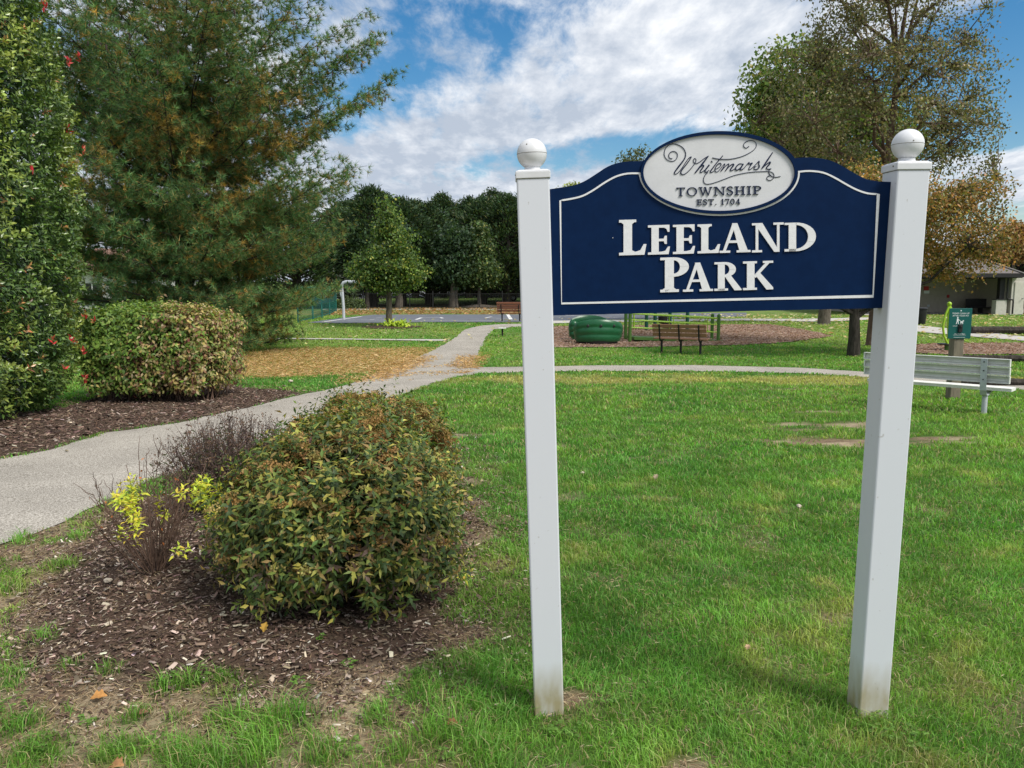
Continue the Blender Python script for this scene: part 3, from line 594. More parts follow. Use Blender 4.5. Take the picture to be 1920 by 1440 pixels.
def ells(E,n):                   # random points in a union of ellipsoids, pushed outward
    v=np.array([e[3]*e[4]*e[5] for e in E])**.8; i=RNG.choice(len(E),n,p=v/v.sum()); E=np.array([e[:6] for e in E],float)
    d=rvec(n); r=RNG.uniform(.15,1,(n,1))**.42
    return E[i,:3]+d*r*E[i,3:6]
def deciduous(name,label,base,trunk_r,fork,E,nc,per,size,pal,straight=None,bark=None,crad=.45,leafm=None,group=None,lean=(0,0),patch=None,simple=True,limbs=9,flat=.7,top=None,sweep=.35):
    """tree grown from base; E crown ellipsoids in world coordinates; nc leaf clusters of per leaves"""
    bx,by,bz=base; root=thing(name,label,'tree',base,group)
    zt=top if top else max(e[2]+e[5]*.75 for e in E); cx=np.mean([e[0] for e in E]); cy=np.mean([e[1] for e in E])
    if straight is not None: cx,cy=bx+straight,by
    C=ells(E,nc); C=C[C[:,2]>bz+fork*.7]
    # trunk
    tz=np.linspace(-.15,zt-bz,9); tp=[]
    for i,z in enumerate(tz):
        f=max(0,z)/(zt-bz); tp.append(Vector((bx+(cx-bx)*f**2.2+random.uniform(-1,1)*trunk_r*.3*(f>0.1),by+(cy-by)*f**2.2,bz+z)))
    mb=MB(); tr=[trunk_r*(1.35 if i==0 else 1.0)*(1-.93*(max(0,z)/(zt-bz))**.8) for i,z in enumerate(tz)]
    mb.tube([tp[0]]+[tp[0].lerp(tp[1],.12)]+tp[1:],[tr[0]*1.15,trunk_r*1.02]+tr[1:],12)
    tpn=np.array([tuple(p) for p in tp])
    def trunk_at(z): return np.array([np.interp(z,tpn[:,2],tpn[:,0]),np.interp(z,tpn[:,2],tpn[:,1]),z])
    # main limbs towards spread-out clusters
    idx=[int(RNG.integers(len(C)))]
    while len(idx)<min(limbs,len(C)):
        d=np.min(np.linalg.norm(C[:,None]-C[idx][None],axis=2),axis=1); idx.append(int(np.argmax(d*RNG.uniform(.8,1.2,len(C)))))
    LP=[]; 
    for k in idx:
        c=C[k]; r=np.hypot(c[0]-bx,c[1]-by); z0=max(bz+fork*random.uniform(.95,1.25),c[2]-r*random.uniform(.6,1.1)); z0=min(z0,zt-.3*(zt-bz)) if z0<c[2] else bz+fork
        z0=max(bz+fork*.95,min(z0,zt-.5)); a=trunk_at(z0); n=7; f=np.linspace(0,1,n)[:,None]; ctl=(a+c)/2+np.array([0,0,-.10*r]); P=(1-f)**2*a+2*f*(1-f)*ctl+f**2*c
        P[1:-1]+=RNG.normal(0,.03*r+.01,(n-2,3)); LP.append(P)
        r0=trunk_r*.45*(1-.6*(z0-bz)/(zt-bz)); mb.tube([Vector(p) for p in P],[r0*(1-.85*q) for q in np.linspace(0,1,n)],6,False)
    A=np.concatenate([P[1:] for P in LP]+[tpn[4:]]); paths=[];
    for c in C:
        d=np.linalg.norm(A-c,axis=1)+.6*np.maximum(0,A[:,2]-c[2]); a=A[int(np.argmin(d))]; L=np.linalg.norm(c-a)
        f=np.linspace(0,1,5)[:,None]; P=a+(c-a)*f; P[1:-1]+=RNG.normal(0,.06*L+.005,(3,3)); paths.append(P)
    paths=np.array(paths); rr=np.linspace(1,.3,5)[None,:]*np.clip(trunk_r*.09,.006,.03)*np.ones((len(paths),1))
    V,q=twigmesh(paths,rr,3); mb.add(V.tolist(),q.tolist())
    mb.build('trunk',bark or m_bark,root,smooth=True)
    n=len(C)*per; ci=np.repeat(np.arange(len(C)),per); P=C[ci]+rvec(n)*(RNG.random((n,1))**.45)*crad*1.75*np.array([1,1,flat])
    # some leaves follow the twigs
    k=int(n*sweep); s_=RNG.integers(0,n,k); f=RNG.uniform(.3,1,(k,1)); pa=paths[ci[s_]]; P[s_]=pa[:,0]*(1-f)+pa[:,4]*f+RNG.normal(0,crad*.3,(k,3))
    U=nrm(rvec(n)+np.array([0,0,.7])); D=nrm(rvec(n)+np.array([0,0,-.35]))
    cc=RNG.normal(1,.16,(len(C),1))[ci]
    col=palette(n,pal)*cc
    if patch is not None: col=patch(P,col)
    foliage('crown',[leaves(P,D,U,size*RNG.uniform(.65,1.3,n),size*.75*RNG.uniform(.7,1.2,n),np.clip(col,.004,.9),simple=simple)],leafm or m_leaf,root)
    return root
# ------------------------------------------------------------------ large white pine on the left
def pine():
    b=gp(352,652); b=Vector((b.x,23.6,float(hY(23.6)))); b.x=(352-960)/F*23.6
    root=thing('pine_tree','big white pine with orange-brown inner needles beside the path','tree',b)
    prof_z=np.array([0,.4,1.2,2.5,4.5,6.8,8.5,10,12,14,16,17.2]); prof_r=np.array([2.7,3.2,3.7,4.5,5.1,5.3,5.0,4.5,3.9,2.8,1.2,.1])
    mb=MB(); zt=17; mb.tube([b+Vector((random.uniform(-.05,.05),0,z)) for z in np.linspace(-.2,zt,12)],[.30*(1-.93*z/zt)+.01 for z in np.linspace(0,zt,12)],10)
    Tp=[];Td=[];Tr=[];LPs=[];LRs=[]
    z=.45
    while z<16.6:
        nl=8 if z<8 else 6
        a0=random.uniform(0,2*PI)
        for k in range(nl):
            az=a0+2*PI*k/nl+random.uniform(-.3,.3); Lr=float(np.interp(z+.8,prof_z,prof_r))*random.uniform(.72,1.10)
            if math.cos(az)>.35 and z>4 and random.random()<.5: Lr*=1.07
            rise=(.02 if z<2 else .22 if z<5 else .45)*Lr+random.uniform(-.25,.25); dx,dy=math.cos(az),math.sin(az)
            n=9; f=np.linspace(0,1,n); sag=-.35*np.sin(f*PI)*(1 if z<5 else .5)
            P=np.stack([b.x+dx*Lr*f+RNG.normal(0,.04,n),b.y+dy*Lr*f+RNG.normal(0,.04,n),b.z+z+rise*f**1.6+sag*Lr*.25],1); P[0]=[b.x,b.y,b.z+z]
            LPs.append(P); LRs.append(.055*(1-z/20)*(1-.88*f))
            # laterals
            nlat=int(Lr*(5.8 if z<7.5 else 4.2)); 
            for j in range(nlat):
                g=.06+.94*(j+random.random())/nlat; p=np.array([np.interp(g,f,P[:,q]) for q in range(3)]); side=random.choice((-1,1)); aa=az+side*random.uniform(.5,1.15)
                ll=(1.15-.75*g)*Lr*.30*random.uniform(.6,1.2)+.15; m=5; h_=np.linspace(0,1,m)
                Q=np.stack([p[0]+math.cos(aa)*ll*h_,p[1]+math.sin(aa)*ll*h_,p[2]+(.22+.12*random.random())*ll*h_**1.3+random.uniform(-.15,.12)*ll*h_],1)
                LPs.append(None); LRs.append(Q)
                nt_=max(3,int(ll/.085)); s_=(np.arange(nt_)+.6)/nt_; q=np.stack([np.interp(s_,h_,Q[:,w]) for w in range(3)],1)
                Tp.append(q+RNG.normal(0,.085,q.shape)); Td.append(np.repeat((Q[-1]-Q[0])[None]/ll,nt_,0)); Tr.append(np.clip(g*.65+.35*s_*1.0,0,1))
        z+=random.uniform(.40,.52) if z<9 else random.uniform(.5,.66)
    for P,r_ in zip(LPs,LRs):
        if P is not None: mb.tube([Vector(p) for p in P],list(r_),5,False)
    Qs=np.array([r_ for P,r_ in zip(LPs,LRs) if P is None]); V,q=twigmesh(Qs,np.linspace(.011,.004,5)[None]*np.ones((len(Qs),1)),3); mb.add(V.tolist(),q.tolist())
    mb.build('trunk',m_barkd,root,smooth=True)
    P=np.concatenate(Tp); D=np.concatenate(Td); rr=np.concatenate(Tr); n=len(P); k=20
    # needles fan forward round each twig tip
    Pn=np.repeat(P,k,0); Dn=nrm(np.repeat(D,k,0)*.75+rvec(n*k)*.95+np.array([0,0,.12])); Ln=RNG.uniform(.13,.22,n*k); Wn=np.full(n*k,.0145); print('pine tufts',n)
    rel=P[:,0]-b.x; pt=fbm(P[:,0]*1.0+P[:,1]*.7,P[:,2]*1.2+P[:,1]*.3,.7,801); bp=sstep(.98,.30,rr)*.60+sstep(.45,.75,pt)*.75-.74+.40*sstep(-1.5,2.5,rel)*sstep(1.0,3.0,P[:,2])*sstep(11,6,P[:,2])
    old=RNG.random(n)<np.clip(bp,0.03,.8)
    green=palette(n,[((.070,.138,.048),3),((.098,.180,.066),3),((.055,.108,.042),2)],.16); brown=palette(n,[((.26,.175,.045),3),((.33,.21,.05),2),((.18,.145,.05),4)],.16)
    c=np.where(old[:,None],brown,green); cn=np.repeat(c,k,0)*RNG.normal(1,.12,(n*k,1)); mixk=RNG.random(n*k)<.12; cn[mixk]=palette(int(mixk.sum()),[((.28,.18,.06),1)],.2)
    S_=nrm(np.cross(Dn,rvec(n*k))); V=np.stack([Pn-S_*Wn[:,None]/2,Pn+S_*Wn[:,None]/2,Pn+Dn*Ln[:,None]],1).reshape(-1,3); Fc=np.arange(n*k*3).reshape(-1,3)
    foliage('crown',[(V,Fc,np.repeat(np.clip(cn,.004,.9),3,0))],m_needle,root)
    # cones hang near the upper tips
    mb=MB(); ok=np.where((rr>.72)&(P[:,2]>b.z+6.0))[0]
    for i in RNG.choice(ok,min(150,len(ok)),False):
        p=Vector(P[i])+Vector((0,0,-.03)); l=random.uniform(.11,.17); t_=Vector((random.uniform(-.3,.3),random.uniform(-.3,.3),-1)).normalized()
        mb.tube([p,p+t_*l*.25,p+t_*l*.6,p+t_*l],[.008,.027,.023,.006],6)
    o=mb.build('pine_cones',m_twigd,root); o['kind']='stuff'
pine()
# ------------------------------------------------------------------ tall clipped photinia on the left edge
def hedge_tall():
    c0=np.array([-7.72,9.35]); root=thing('tall_hedge','tall glossy dark green evergreen hedge with a few red shoots at the left edge','hedge',(c0[0],c0[1],float(hY(9.4))))
    def surf(n,r0=1.0,r1=1.0):
        th=RNG.uniform(-PI*.62,PI*.62,n); z=RNG.uniform(0.05,6.6,n); q=np.abs(np.cos(th))**3.4+np.abs(np.sin(th))**3.4; rr=q**(-1/3.4)
        prof=np.interp(z,[0,.35,.9,1.6,2.6,3.6,4.6,5.6,6.6],[.80,.93,1.0,1.07,1.05,1.05,1.0,.90,.72])
        bul=1+.17*(fbm(th*2.2+5,z*1.15,1,901)-.5)+.10*(fbm(th*6+5,z*3.2,1,907,3)-.5)
        k=(prof*bul*RNG.uniform(r0,r1,n)); x=c0[0]+1.62*np.cos(th)*rr*k; y=c0[1]+2.25*np.sin(th)*rr*k
        N_=nrm(np.stack([np.cos(th)**1/1.62,np.sin(th)/2.25,np.full(n,.10)],1)); return np.stack([x,y,z+hY(y)],1),N_
    parts=[]
    ns=8200; P,Nn=surf(ns,.93,1.02); k=8; n=ns*k
    ax=nrm(Nn*.8+np.array([0,0,.65])+RNG.normal(0,.32,(ns,3))); s_=np.tile(np.linspace(0,1,k),ns); ang=np.tile(np.arange(k)*2.4,ns)+np.repeat(RNG.uniform(0,6.28,ns),k)
    A=np.repeat(ax,k,0); B=nrm(np.cross(A,np.array([0.3,.2,1.0]))); Cc=np.cross(A,B); out=B*np.cos(ang)[:,None]+Cc*np.sin(ang)[:,None]
    Pn=np.repeat(P,k,0)+A*(s_*.13)[:,None]; D=nrm(out*(1.15-.7*s_)[:,None]+A*(.35+.75*s_)[:,None]+np.array([0,0,-.12])); U=nrm(A-out*.25)
    tone=fbm(P[:,1]*1.3+P[:,0],P[:,2]*1.3,1,950); lite=sstep(.45,.72,tone)*.6
    col=palette(n,[((.042,.088,.022),4),((.065,.130,.028),3),((.032,.068,.022),3)],.2); yl=palette(n,[((.24,.29,.06),1)],.15)
    f=np.clip(np.repeat(lite,k)*s_**1.1*1.25+.22*s_,0,1)[:,None]; col=col*(1-f)+yl*f
    fz=Pn[:,2]; col*=1.0
    og=RNG.random(ns)<.018+.05*sstep(.6,.8,tone); ogk=np.repeat(og,k)&(s_>.35); col[ogk]=palette(int(ogk.sum()),[((.34,.19,.07),2),((.30,.12,.06),1)],.2)
    parts.append(leaves(Pn,D,U,RNG.uniform(.065,.110,n)*(1-.30*s_),RNG.uniform(.028,.044,n),np.clip(col,.004,.9),.22,.30))
    n=26000; P,Nn=surf(n,.62,.93); parts.append(leaves(P,rvec(n)+Nn*.4,rvec(n)+np.array([0,0,1]),.10,.05,palette(n,[((.030,.060,.018),1)],.3),simple=True))  # extra inner leaves, added to block light through the hedge
    foliage('foliage',parts,m_gloss,root)
    # red young shoots
    for px,py,Y,m in [(150,112,10.9,3),(85,20,9.8,4),(130,120,10.9,4),(128,245,10.8,5),(155,285,11.0,2),(60,322,9.6,2),(160,592,10.9,4),(98,640,9.6,2),(135,640,10.2,3),(122,690,10.2,2),(155,660,10.8,4),(160,712,10.8,5),(175,606,11,3)]:
        p=np.array(at(px,py,Y)); k=m*2+2; Q=p+RNG.normal(0,.008,(k,3))+np.array([0,0,1])*RNG.uniform(-.05,.05,(k,1)); foliage('red_shoot',[leaves(Q,rvec(k)*.7+np.array([0,0,.8]),rvec(k),.075,.026,palette(k,[((.42,.035,.04),2),((.30,.02,.03),1),((.45,.10,.07),1)],.15))],m_leaf,root)
    n=60; th=RNG.uniform(0,2*PI,n); bs=np.stack([c0[0]+1.15*np.cos(th),c0[1]+1.8*np.sin(th),np.full(n,hY(9.4)-.02)],1); tp=bs+np.stack([.2*np.cos(th),.3*np.sin(th),RNG.uniform(1.2,2.2,n)],1)
    f=np.linspace(0,1,5)[None,:,None]; pp=bs[:,None]*(1-f)+tp[:,None]*f+RNG.normal(0,.02,(n,5,3)); V,q=twigmesh(pp,np.linspace(.02,.008,5)[None]*np.ones((n,1)),4); link('stems',npmesh('stems',V,q,None,True),m_twig,root)
hedge_tall()
# ------------------------------------------------------------------ low hedge with autumn colour
def hedge_low():
    Y=12.3; cx=(286-960)/F*11.9; z0=float(hY(Y)); root=thing('low_hedge','low boxy hedge turning yellow and russet in front of the big pine','hedge',(cx,Y,z0))
    hx,hy,hz=1.02,.78,1.36
    def pts(n,r0,r1):
        f=RNG.choice(4,n,p=[.42,.26,.16,.16]); u=RNG.uniform(-1,1,n); v=RNG.uniform(-1,1,n); x=np.where(f==0,u,np.where(f==1,u,np.where(f==2,1,-1))); y=np.where(f==0,-1,np.where(f==1,v,v)); z=np.where(f==1,1,RNG.uniform(-.86,1,n))
        y=np.where((f>=2),v,y); N_=np.stack([np.where(f==2,1,np.where(f==3,-1,0)),np.where(f==0,-1,0),np.where(f==1,1,0.)],1)
        L3=(np.abs(x)**6+np.abs(y)**6+np.abs(z)**6)**(1/6); s_=RNG.uniform(r0,r1,n)/L3*(1+.34*(fbm(x*2+f*3,z*2+y,1.3,1001)-.5))
        tk=np.where(z<0,1-.12*z*z,1)
        return np.stack([cx+x*hx*s_*tk,Y+y*hy*s_*tk,z0+.70+z*s_*.66],1),N_,x
    parts=[]; ns=2500; P,Nn,xx=pts(ns,.90,1.03); k=7; n=ns*k
    ax=nrm(Nn*.7+np.array([0,0,.6])+RNG.normal(0,.45,(ns,3))); s_=np.tile(np.linspace(0,1,k),ns); ang=np.tile(np.arange(k)*2.4,ns)+np.repeat(RNG.uniform(0,6.28,ns),k)
    A=np.repeat(ax,k,0); B=nrm(np.cross(A,np.array([.3,.2,1.0]))); Cc=np.cross(A,B); out=B*np.cos(ang)[:,None]+Cc*np.sin(ang)[:,None]
    Pn=np.repeat(P,k,0)+A*(s_*.15)[:,None]; D=nrm(out+A*.3+np.array([0,0,-.35])); U=nrm(A-out*.2+rvec(n)*.3)
    rus=np.clip(sstep(-.1,.9,xx+(fbm(P[:,0]*1.4,P[:,2]*1.6,1,1011)-.5)*1.6)*.70+.02+.22*sstep(.75,.1,(P[:,2]-z0)/1.3),0,.85)
    g=palette(n,[((.105,.175,.030),4),((.16,.215,.045),3),((.065,.115,.028),3)],.2); r_=palette(n,[((.34,.27,.10),4),((.22,.13,.07),2),((.30,.24,.13),3),((.13,.055,.04),2),((.19,.19,.06),3)],.2)
    pick=RNG.random(n)<np.repeat(rus,k); col=np.where(pick[:,None],r_,g)
    parts.append(leaves(Pn,D,U,RNG.uniform(.05,.088,n),RNG.uniform(.028,.045,n),col,.15,.35))
    n=9000; P,Nn,xx=pts(n,.55,.9); parts.append(leaves(P,rvec(n),rvec(n)+np.array([0,0,1]),.09,.05,palette(n,[((.06,.07,.022),1),((.09,.06,.03),1)],.3),simple=True))
    # loose leaders above the clip line
    for px,py in [(258,578),(310,568),(345,572),(300,560),(420,600)]:
        p=np.array(at(px,py,Y-.3)); kk=16; parts.append(leaves(p+RNG.normal(0,.06,(kk,3)),rvec(kk),rvec(kk)+np.array([0,0,1]),.07,.035,palette(kk,[((.16,.20,.06),1),((.20,.14,.07),1)],.2)))
    foliage('foliage',parts,m_leaf,root)
    n=130; bs=np.stack([cx+RNG.uniform(-.9,.9,n),Y+RNG.uniform(-.55,.5,n),np.full(n,z0-.02)],1); tp=bs+np.stack([RNG.normal(0,.2,n),RNG.normal(0,.15,n),RNG.uniform(.6,1.2,n)],1)
    f=np.linspace(0,1,5)[None,:,None]; pp=bs[:,None]*(1-f)+tp[:,None]*f+RNG.normal(0,.02,(n,5,3)); V,q=twigmesh(pp,np.linspace(.012,.005,5)[None]*np.ones((n,1)),4); link('stems',npmesh('stems',V,q,None,True),m_twig,root)
hedge_low()
# ------------------------------------------------------------------ the shrubs in the bed
def shoots(P,ax,k,Ls,lr,wr,col,spread=1.0,tipf=None):
    n=len(P)*k; s_=np.tile(np.linspace(0,1,k),len(P)); ang=np.tile(np.arange(k)*2.4,len(P))+np.repeat(RNG.uniform(0,6.28,len(P)),k)
    A=np.repeat(ax,k,0); B=nrm(np.cross(A,np.array([.31,.23,1.0]))); Cc=np.cross(A,B); out=B*np.cos(ang)[:,None]+Cc*np.sin(ang)[:,None]
    Pn=np.repeat(P,k,0)+A*(s_*Ls)[:,None]; D=nrm(out*spread*(1.1-.5*s_)[:,None]+A*(.45+.4*s_)[:,None]+np.array([0,0,-.18])); U=nrm(A-out*.2+rvec(n)*.2)
    return leaves(Pn,D,U,RNG.uniform(*lr,n)*(1-.25*s_),RNG.uniform(*wr,n),col(n,s_),.15,.4)
def spirea(name,label,cx,cy,rx,ry,hz,ns,yellow,dark=1.0,heads=.3,lowcut=.12,seed=0):
    z0=float(gz(cx,cy)); root=thing(name,label,'shrub',(cx,cy,z0))
    def dome(n,r0,r1,low=-.50):
        d=rvec(n); d[:,2]=RNG.uniform(low,1,n); hh=np.sqrt(np.maximum(0,1-d[:,2]**2)); a=RNG.uniform(0,2*PI,n); d[:,0]=np.cos(a)*hh; d[:,1]=np.sin(a)*hh
        b=1+.62*(fbm(d[:,0]*2.6+seed,d[:,1]*2.6+d[:,2]*2.5,1.2,1200+seed)-.5)+.30*(fbm(d[:,0]*7+seed,d[:,1]*7+d[:,2]*6,1.2,1230+seed,2)-.5)
        r=RNG.uniform(r0,r1,n)*b; zc=.40*hz
        return np.stack([cx+d[:,0]*rx*r,cy+d[:,1]*ry*r,z0+zc+d[:,2]*(hz-zc)*r*np.where(d[:,2]<0,.95,1)],1),d
    P,d=dome(int(ns*1.25),.76,1.08); hm=fbm(d[:,0]*4.2+seed,d[:,1]*4.2+d[:,2]*4.5,1.0,1260+seed,2)<.60; P,d=P[hm],d[hm]
    k_=150; Pl,dl=dome(k_,1.0,1.17,-.15); P=np.concatenate([P,Pl]); d=np.concatenate([d,dl]); ns=len(P); ax=nrm(d*.8+np.array([0,0,.55])+RNG.normal(0,.3,(ns,3)))
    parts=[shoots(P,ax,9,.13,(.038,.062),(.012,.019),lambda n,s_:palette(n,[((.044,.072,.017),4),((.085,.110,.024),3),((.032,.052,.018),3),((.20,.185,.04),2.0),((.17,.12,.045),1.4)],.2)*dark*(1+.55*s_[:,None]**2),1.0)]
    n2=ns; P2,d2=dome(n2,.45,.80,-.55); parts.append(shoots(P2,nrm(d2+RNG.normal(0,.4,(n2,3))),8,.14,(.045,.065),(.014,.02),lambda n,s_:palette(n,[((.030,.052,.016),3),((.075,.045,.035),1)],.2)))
    # dull purple-brown older leaves on the lower front
    k=ns//7; P3,d3=dome(k,.9,1.02,-.35); m_=d3[:,2]<.25; P3=P3[m_]; d3=d3[m_]; parts.append(shoots(P3,nrm(d3+RNG.normal(0,.3,d3.shape)),6,.10,(.045,.06),(.015,.02),lambda n,s_:palette(n,[((.12,.075,.06),2),((.16,.13,.06),2),((.09,.09,.05),1)],.2)))
    for (x,y,z,r_,m) in yellow:
        q=np.array([x,y,z])+RNG.normal(0,r_,(m,3)); parts.append(shoots(q,nrm(RNG.normal(0,.5,(m,3))+np.array([0,-.2,1])),8,.07,(.035,.05),(.011,.017),lambda n,s_:palette(n,[((.46,.43,.05),3),((.34,.38,.05),2),((.50,.36,.06),1)],.15)))
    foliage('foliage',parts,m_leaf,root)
    # spent flower heads: flat rusty clusters of tiny pieces at the tips
    nh=int(ns*heads*1.8); P4,d4=dome(nh,1.0,1.14,-.1); P4=P4[RNG.random(nh)<(.22+.78*sstep(.1,.75,d4[:,2]))]; kk=60; nn=len(P4)*kk
    a=RNG.uniform(0,6.28,nn); r_=np.sqrt(RNG.random(nn))*.038; off=np.stack([np.cos(a)*r_,np.sin(a)*r_,RNG.normal(0,.008,nn)-r_*.3],1); hc=palette(len(P4),[((.25,.155,.058),3),((.32,.19,.08),2),((.21,.145,.05),3),((.30,.25,.09),2)],.15)
    foliage('flower_heads',[leaves(np.repeat(P4,kk,0)+off+np.array([0,0,.015]),rvec(nn),rvec(nn),.012,.010,np.repeat(hc,kk,0)*RNG.normal(1,.2,(nn,1)).clip(.4,1.6),simple=True)],m_dryl,root)
    m=70; th=RNG.uniform(0,2*PI,m); q=RNG.uniform(.2,.9,m); bs=np.stack([cx+RNG.normal(0,.05,m),cy+RNG.normal(0,.05,m),np.full(m,z0-.02)],1); tp=np.stack([cx+np.cos(th)*rx*q,cy+np.sin(th)*ry*q,z0+hz*(.95-.65*q*q)],1)
    f=np.linspace(0,1,6)[None,:,None]; ctl=np.stack([bs[:,0]+(tp[:,0]-bs[:,0])*.7,bs[:,1]+(tp[:,1]-bs[:,1])*.7,bs[:,2]+.25*(tp[:,2]-bs[:,2])],1)
    pp=(1-f)**2*bs[:,None]+2*f*(1-f)*ctl[:,None]+f**2*tp[:,None]+RNG.normal(0,.008,(m,6,3)); V,qd=twigmesh(pp,np.linspace(.006,.002,6)[None]*np.ones((m,1)),4); link('stems',npmesh('stems',V,qd,None,True),m_twig,root)
    return root
c=gp(640,1090)
def PW3(px,py,Y): return tuple(at(px,py,Y))
spirea('spirea_shrub','big leafy rounded shrub with rust flower heads in the near mulch bed',(648-960)/F*3.85,3.82,.505,.56,.72,2700,[(*PW3(700,860,3.75),.03,5),(*PW3(805,915,3.8),.03,3),(*PW3(640,840,4.0),.025,2),(*PW3(520,905,3.6),.02,1),(*PW3(600,1055,3.4),.02,1),(*PW3(840,1020,3.8),.03,2),(*PW3(870,1080,3.7),.015,1)],1.0,.18,seed=3)
spirea('spirea_shrub','rust-topped shrub directly behind the big leafy one in the bed',(700-960)/F*5.1,5.05,.46,.60,.70,1900,[(*PW3(720,850,4.7),.04,5),(*PW3(700,845,4.7),.03,3)],1.0,.9,seed=8)
# filler of low russet shoots joining the two
def twiggy(name,label,cx,cy,rx,ry,hz,n1,leafspec,mt,br=5,thick=.0045,fan=.9,seed=0,heads=0,baser=.05):
    z0=float(gz(cx,cy)); root=thing(name,label,'shrub',(cx,cy,z0)); n=n1
    a=RNG.uniform(0,2*PI,n); q=np.sqrt(RNG.random(n)); bs=np.stack([cx+np.cos(a)*baser*q,cy+np.sin(a)*baser*q,np.full(n,z0-.02)],1)
    tp=np.stack([cx+np.cos(a)*rx*q*fan,cy+np.sin(a)*ry*q*fan,z0+hz*(1-.35*q*q)*RNG.uniform(.65,1.02,n)],1); f=np.linspace(0,1,7)[None,:,None]
    ctl=bs*.45+tp*.55; ctl[:,2]=bs[:,2]+(tp[:,2]-bs[:,2])*.42
    pp=(1-f)**2*bs[:,None]+2*f*(1-f)*ctl[:,None]+f**2*tp[:,None]; pp[:,1:]+=RNG.normal(0,.007,(n,6,3)); V1,q1=twigmesh(pp,np.linspace(thick,thick*.35,7)[None]*RNG.uniform(.7,1.2,(n,1)),4)
    # side twigs
    m=n*br; si=np.repeat(np.arange(n),br); g=RNG.uniform(.35,1,m); gi=np.clip((g*6).astype(int),0,5); s0=pp[si,gi]+(pp[si,gi+1]-pp[si,gi])*(g*6-gi)[:,None]
    d=nrm(nrm(pp[si,6]-pp[si,3])+RNG.normal(0,.45,(m,3))); L_=RNG.uniform(.05,.15,m)[:,None]; f2=np.linspace(0,1,4)[None,:,None]; tw=s0[:,None]+d[:,None]*L_[:,None]*f2+RNG.normal(0,.004,(m,4,3))
    V2,q2=twigmesh(tw,np.linspace(thick*.5,thick*.2,4)[None]*np.ones((m,1)),3)
    V=np.concatenate([V1,V2]); Q_=np.concatenate([q1,q2+len(V1)]); link('stems',npmesh('stems',V,Q_),mt,root)
    tips=tw[:,3]; parts=[]
    if leafspec: parts=leafspec(tips,tw)
    if parts: foliage('foliage',parts,m_leaf,root)
    return root
def ls_dead(tips,tw):
    i=RNG.choice(len(tips),len(tips)*2//3,False); k=7; P=np.repeat(tips[i],k,0)+RNG.normal(0,.010,(len(i)*k,3)); n=len(P)
    j=RNG.choice(len(tips),len(tips)//3,False); Q=np.repeat(tips[j],3,0)+RNG.normal(0,.02,(len(j)*3,3))
    return [leaves(P,rvec(n),rvec(n),.013,.009,palette(n,[((.14,.085,.06),1),((.10,.07,.06),1)],.2),simple=True),leaves(Q-np.array([0,0,.12]),rvec(len(Q)),rvec(len(Q)),.035,.013,palette(len(Q),[((.05,.06,.025),2),((.10,.07,.04),1)],.2))]
twiggy('bare_shrub','dark leafless twiggy shrub between the path and the leafy shrubs',(425-960)/F*5.15,5.15,.44,.46,.66,260,ls_dead,m_twigd,8,.004,1.0,baser=.16)
def ls_yel(tips,tw):
    Ls=[]
    for px,py,Y,m in [(242,945,3.9,14),(255,985,3.9,9),(250,922,4.0,9),(236,1020,3.8,3),(385,918,4.0,9),(402,945,4.0,9),(365,955,3.95,8),(398,985,3.9,6),(375,935,3.9,6),(340,935,4.0,3),(330,1045,3.6,2),(250,1015,3.8,2),(300,965,4.1,3)]:
        q=np.array(at(px,py,Y-.22))+RNG.normal(0,.022,(m,3)); Ls.append(shoots(q,nrm(RNG.normal(0,.5,(m,3))+np.array([0,0,1])),8,.06,(.030,.046),(.010,.016),lambda n,s_:palette(n,[((.44,.44,.045),3),((.32,.40,.05),2),((.50,.38,.06),1)],.14)))
    i=RNG.choice(len(tips),30,False); Ls.append(leaves(tips[i],rvec(30),rvec(30),.02,.012,palette(30,[((.35,.12,.04),1)],.2),simple=True)); return Ls
b=gp(292,1085)
twiggy('twiggy_shrub','small twiggy brown shrub with bright yellow-green leaves at the bed\'s left end',b.x,b.y,(.31),.25,.64,46,ls_yel,m_twig,6,.0045,1.0,baser=.03)
# ------------------------------------------------------------------ park trees
g=gp(731,613); Yt=g.y
def E_(px,py,Y,rpx,rpz,ry=None): p=at(px,py,Y); s=Y/F; return (p.x,p.y,p.z,rpx*s,(ry or rpx*.9)*s,rpz*s)
green=[((.060,.105,.026),4),((.095,.145,.034),3),((.040,.075,.024),3),((.20,.21,.045),1)]
deciduous('linden_tree','young green tree with a pointed crown and yellow-green growth at its foot',g,.16,1.9,[E_(722,505,Yt,62,40),E_(733,460,Yt,42,48),E_(726,412,Yt,18,40),E_(772,505,Yt,30,30),E_(684,512,Yt,32,26)],300,62,.125,green,crad=.31,
  patch=lambda P,c:c*(1+.9*(sstep(-.2,1.6,P[:,0]-g.x)*sstep(.7,.2,fbm(P[:,0],P[:,2],.8,1301)))[:,None]*np.array([1.2,.9,.4])))
g2=gp(899,575.5)
deciduous('linden_tree','smaller dull green tree standing in a mulch ring in front of the dark wood',g2,.18,2.6,[E_(897,508,g2.y,38,30),E_(897,465,g2.y,22,34),E_(898,432,g2.y,9,18)],200,75,.22,[((.040,.070,.026),3),((.065,.100,.035),3),((.15,.16,.05),1)],crad=.5)
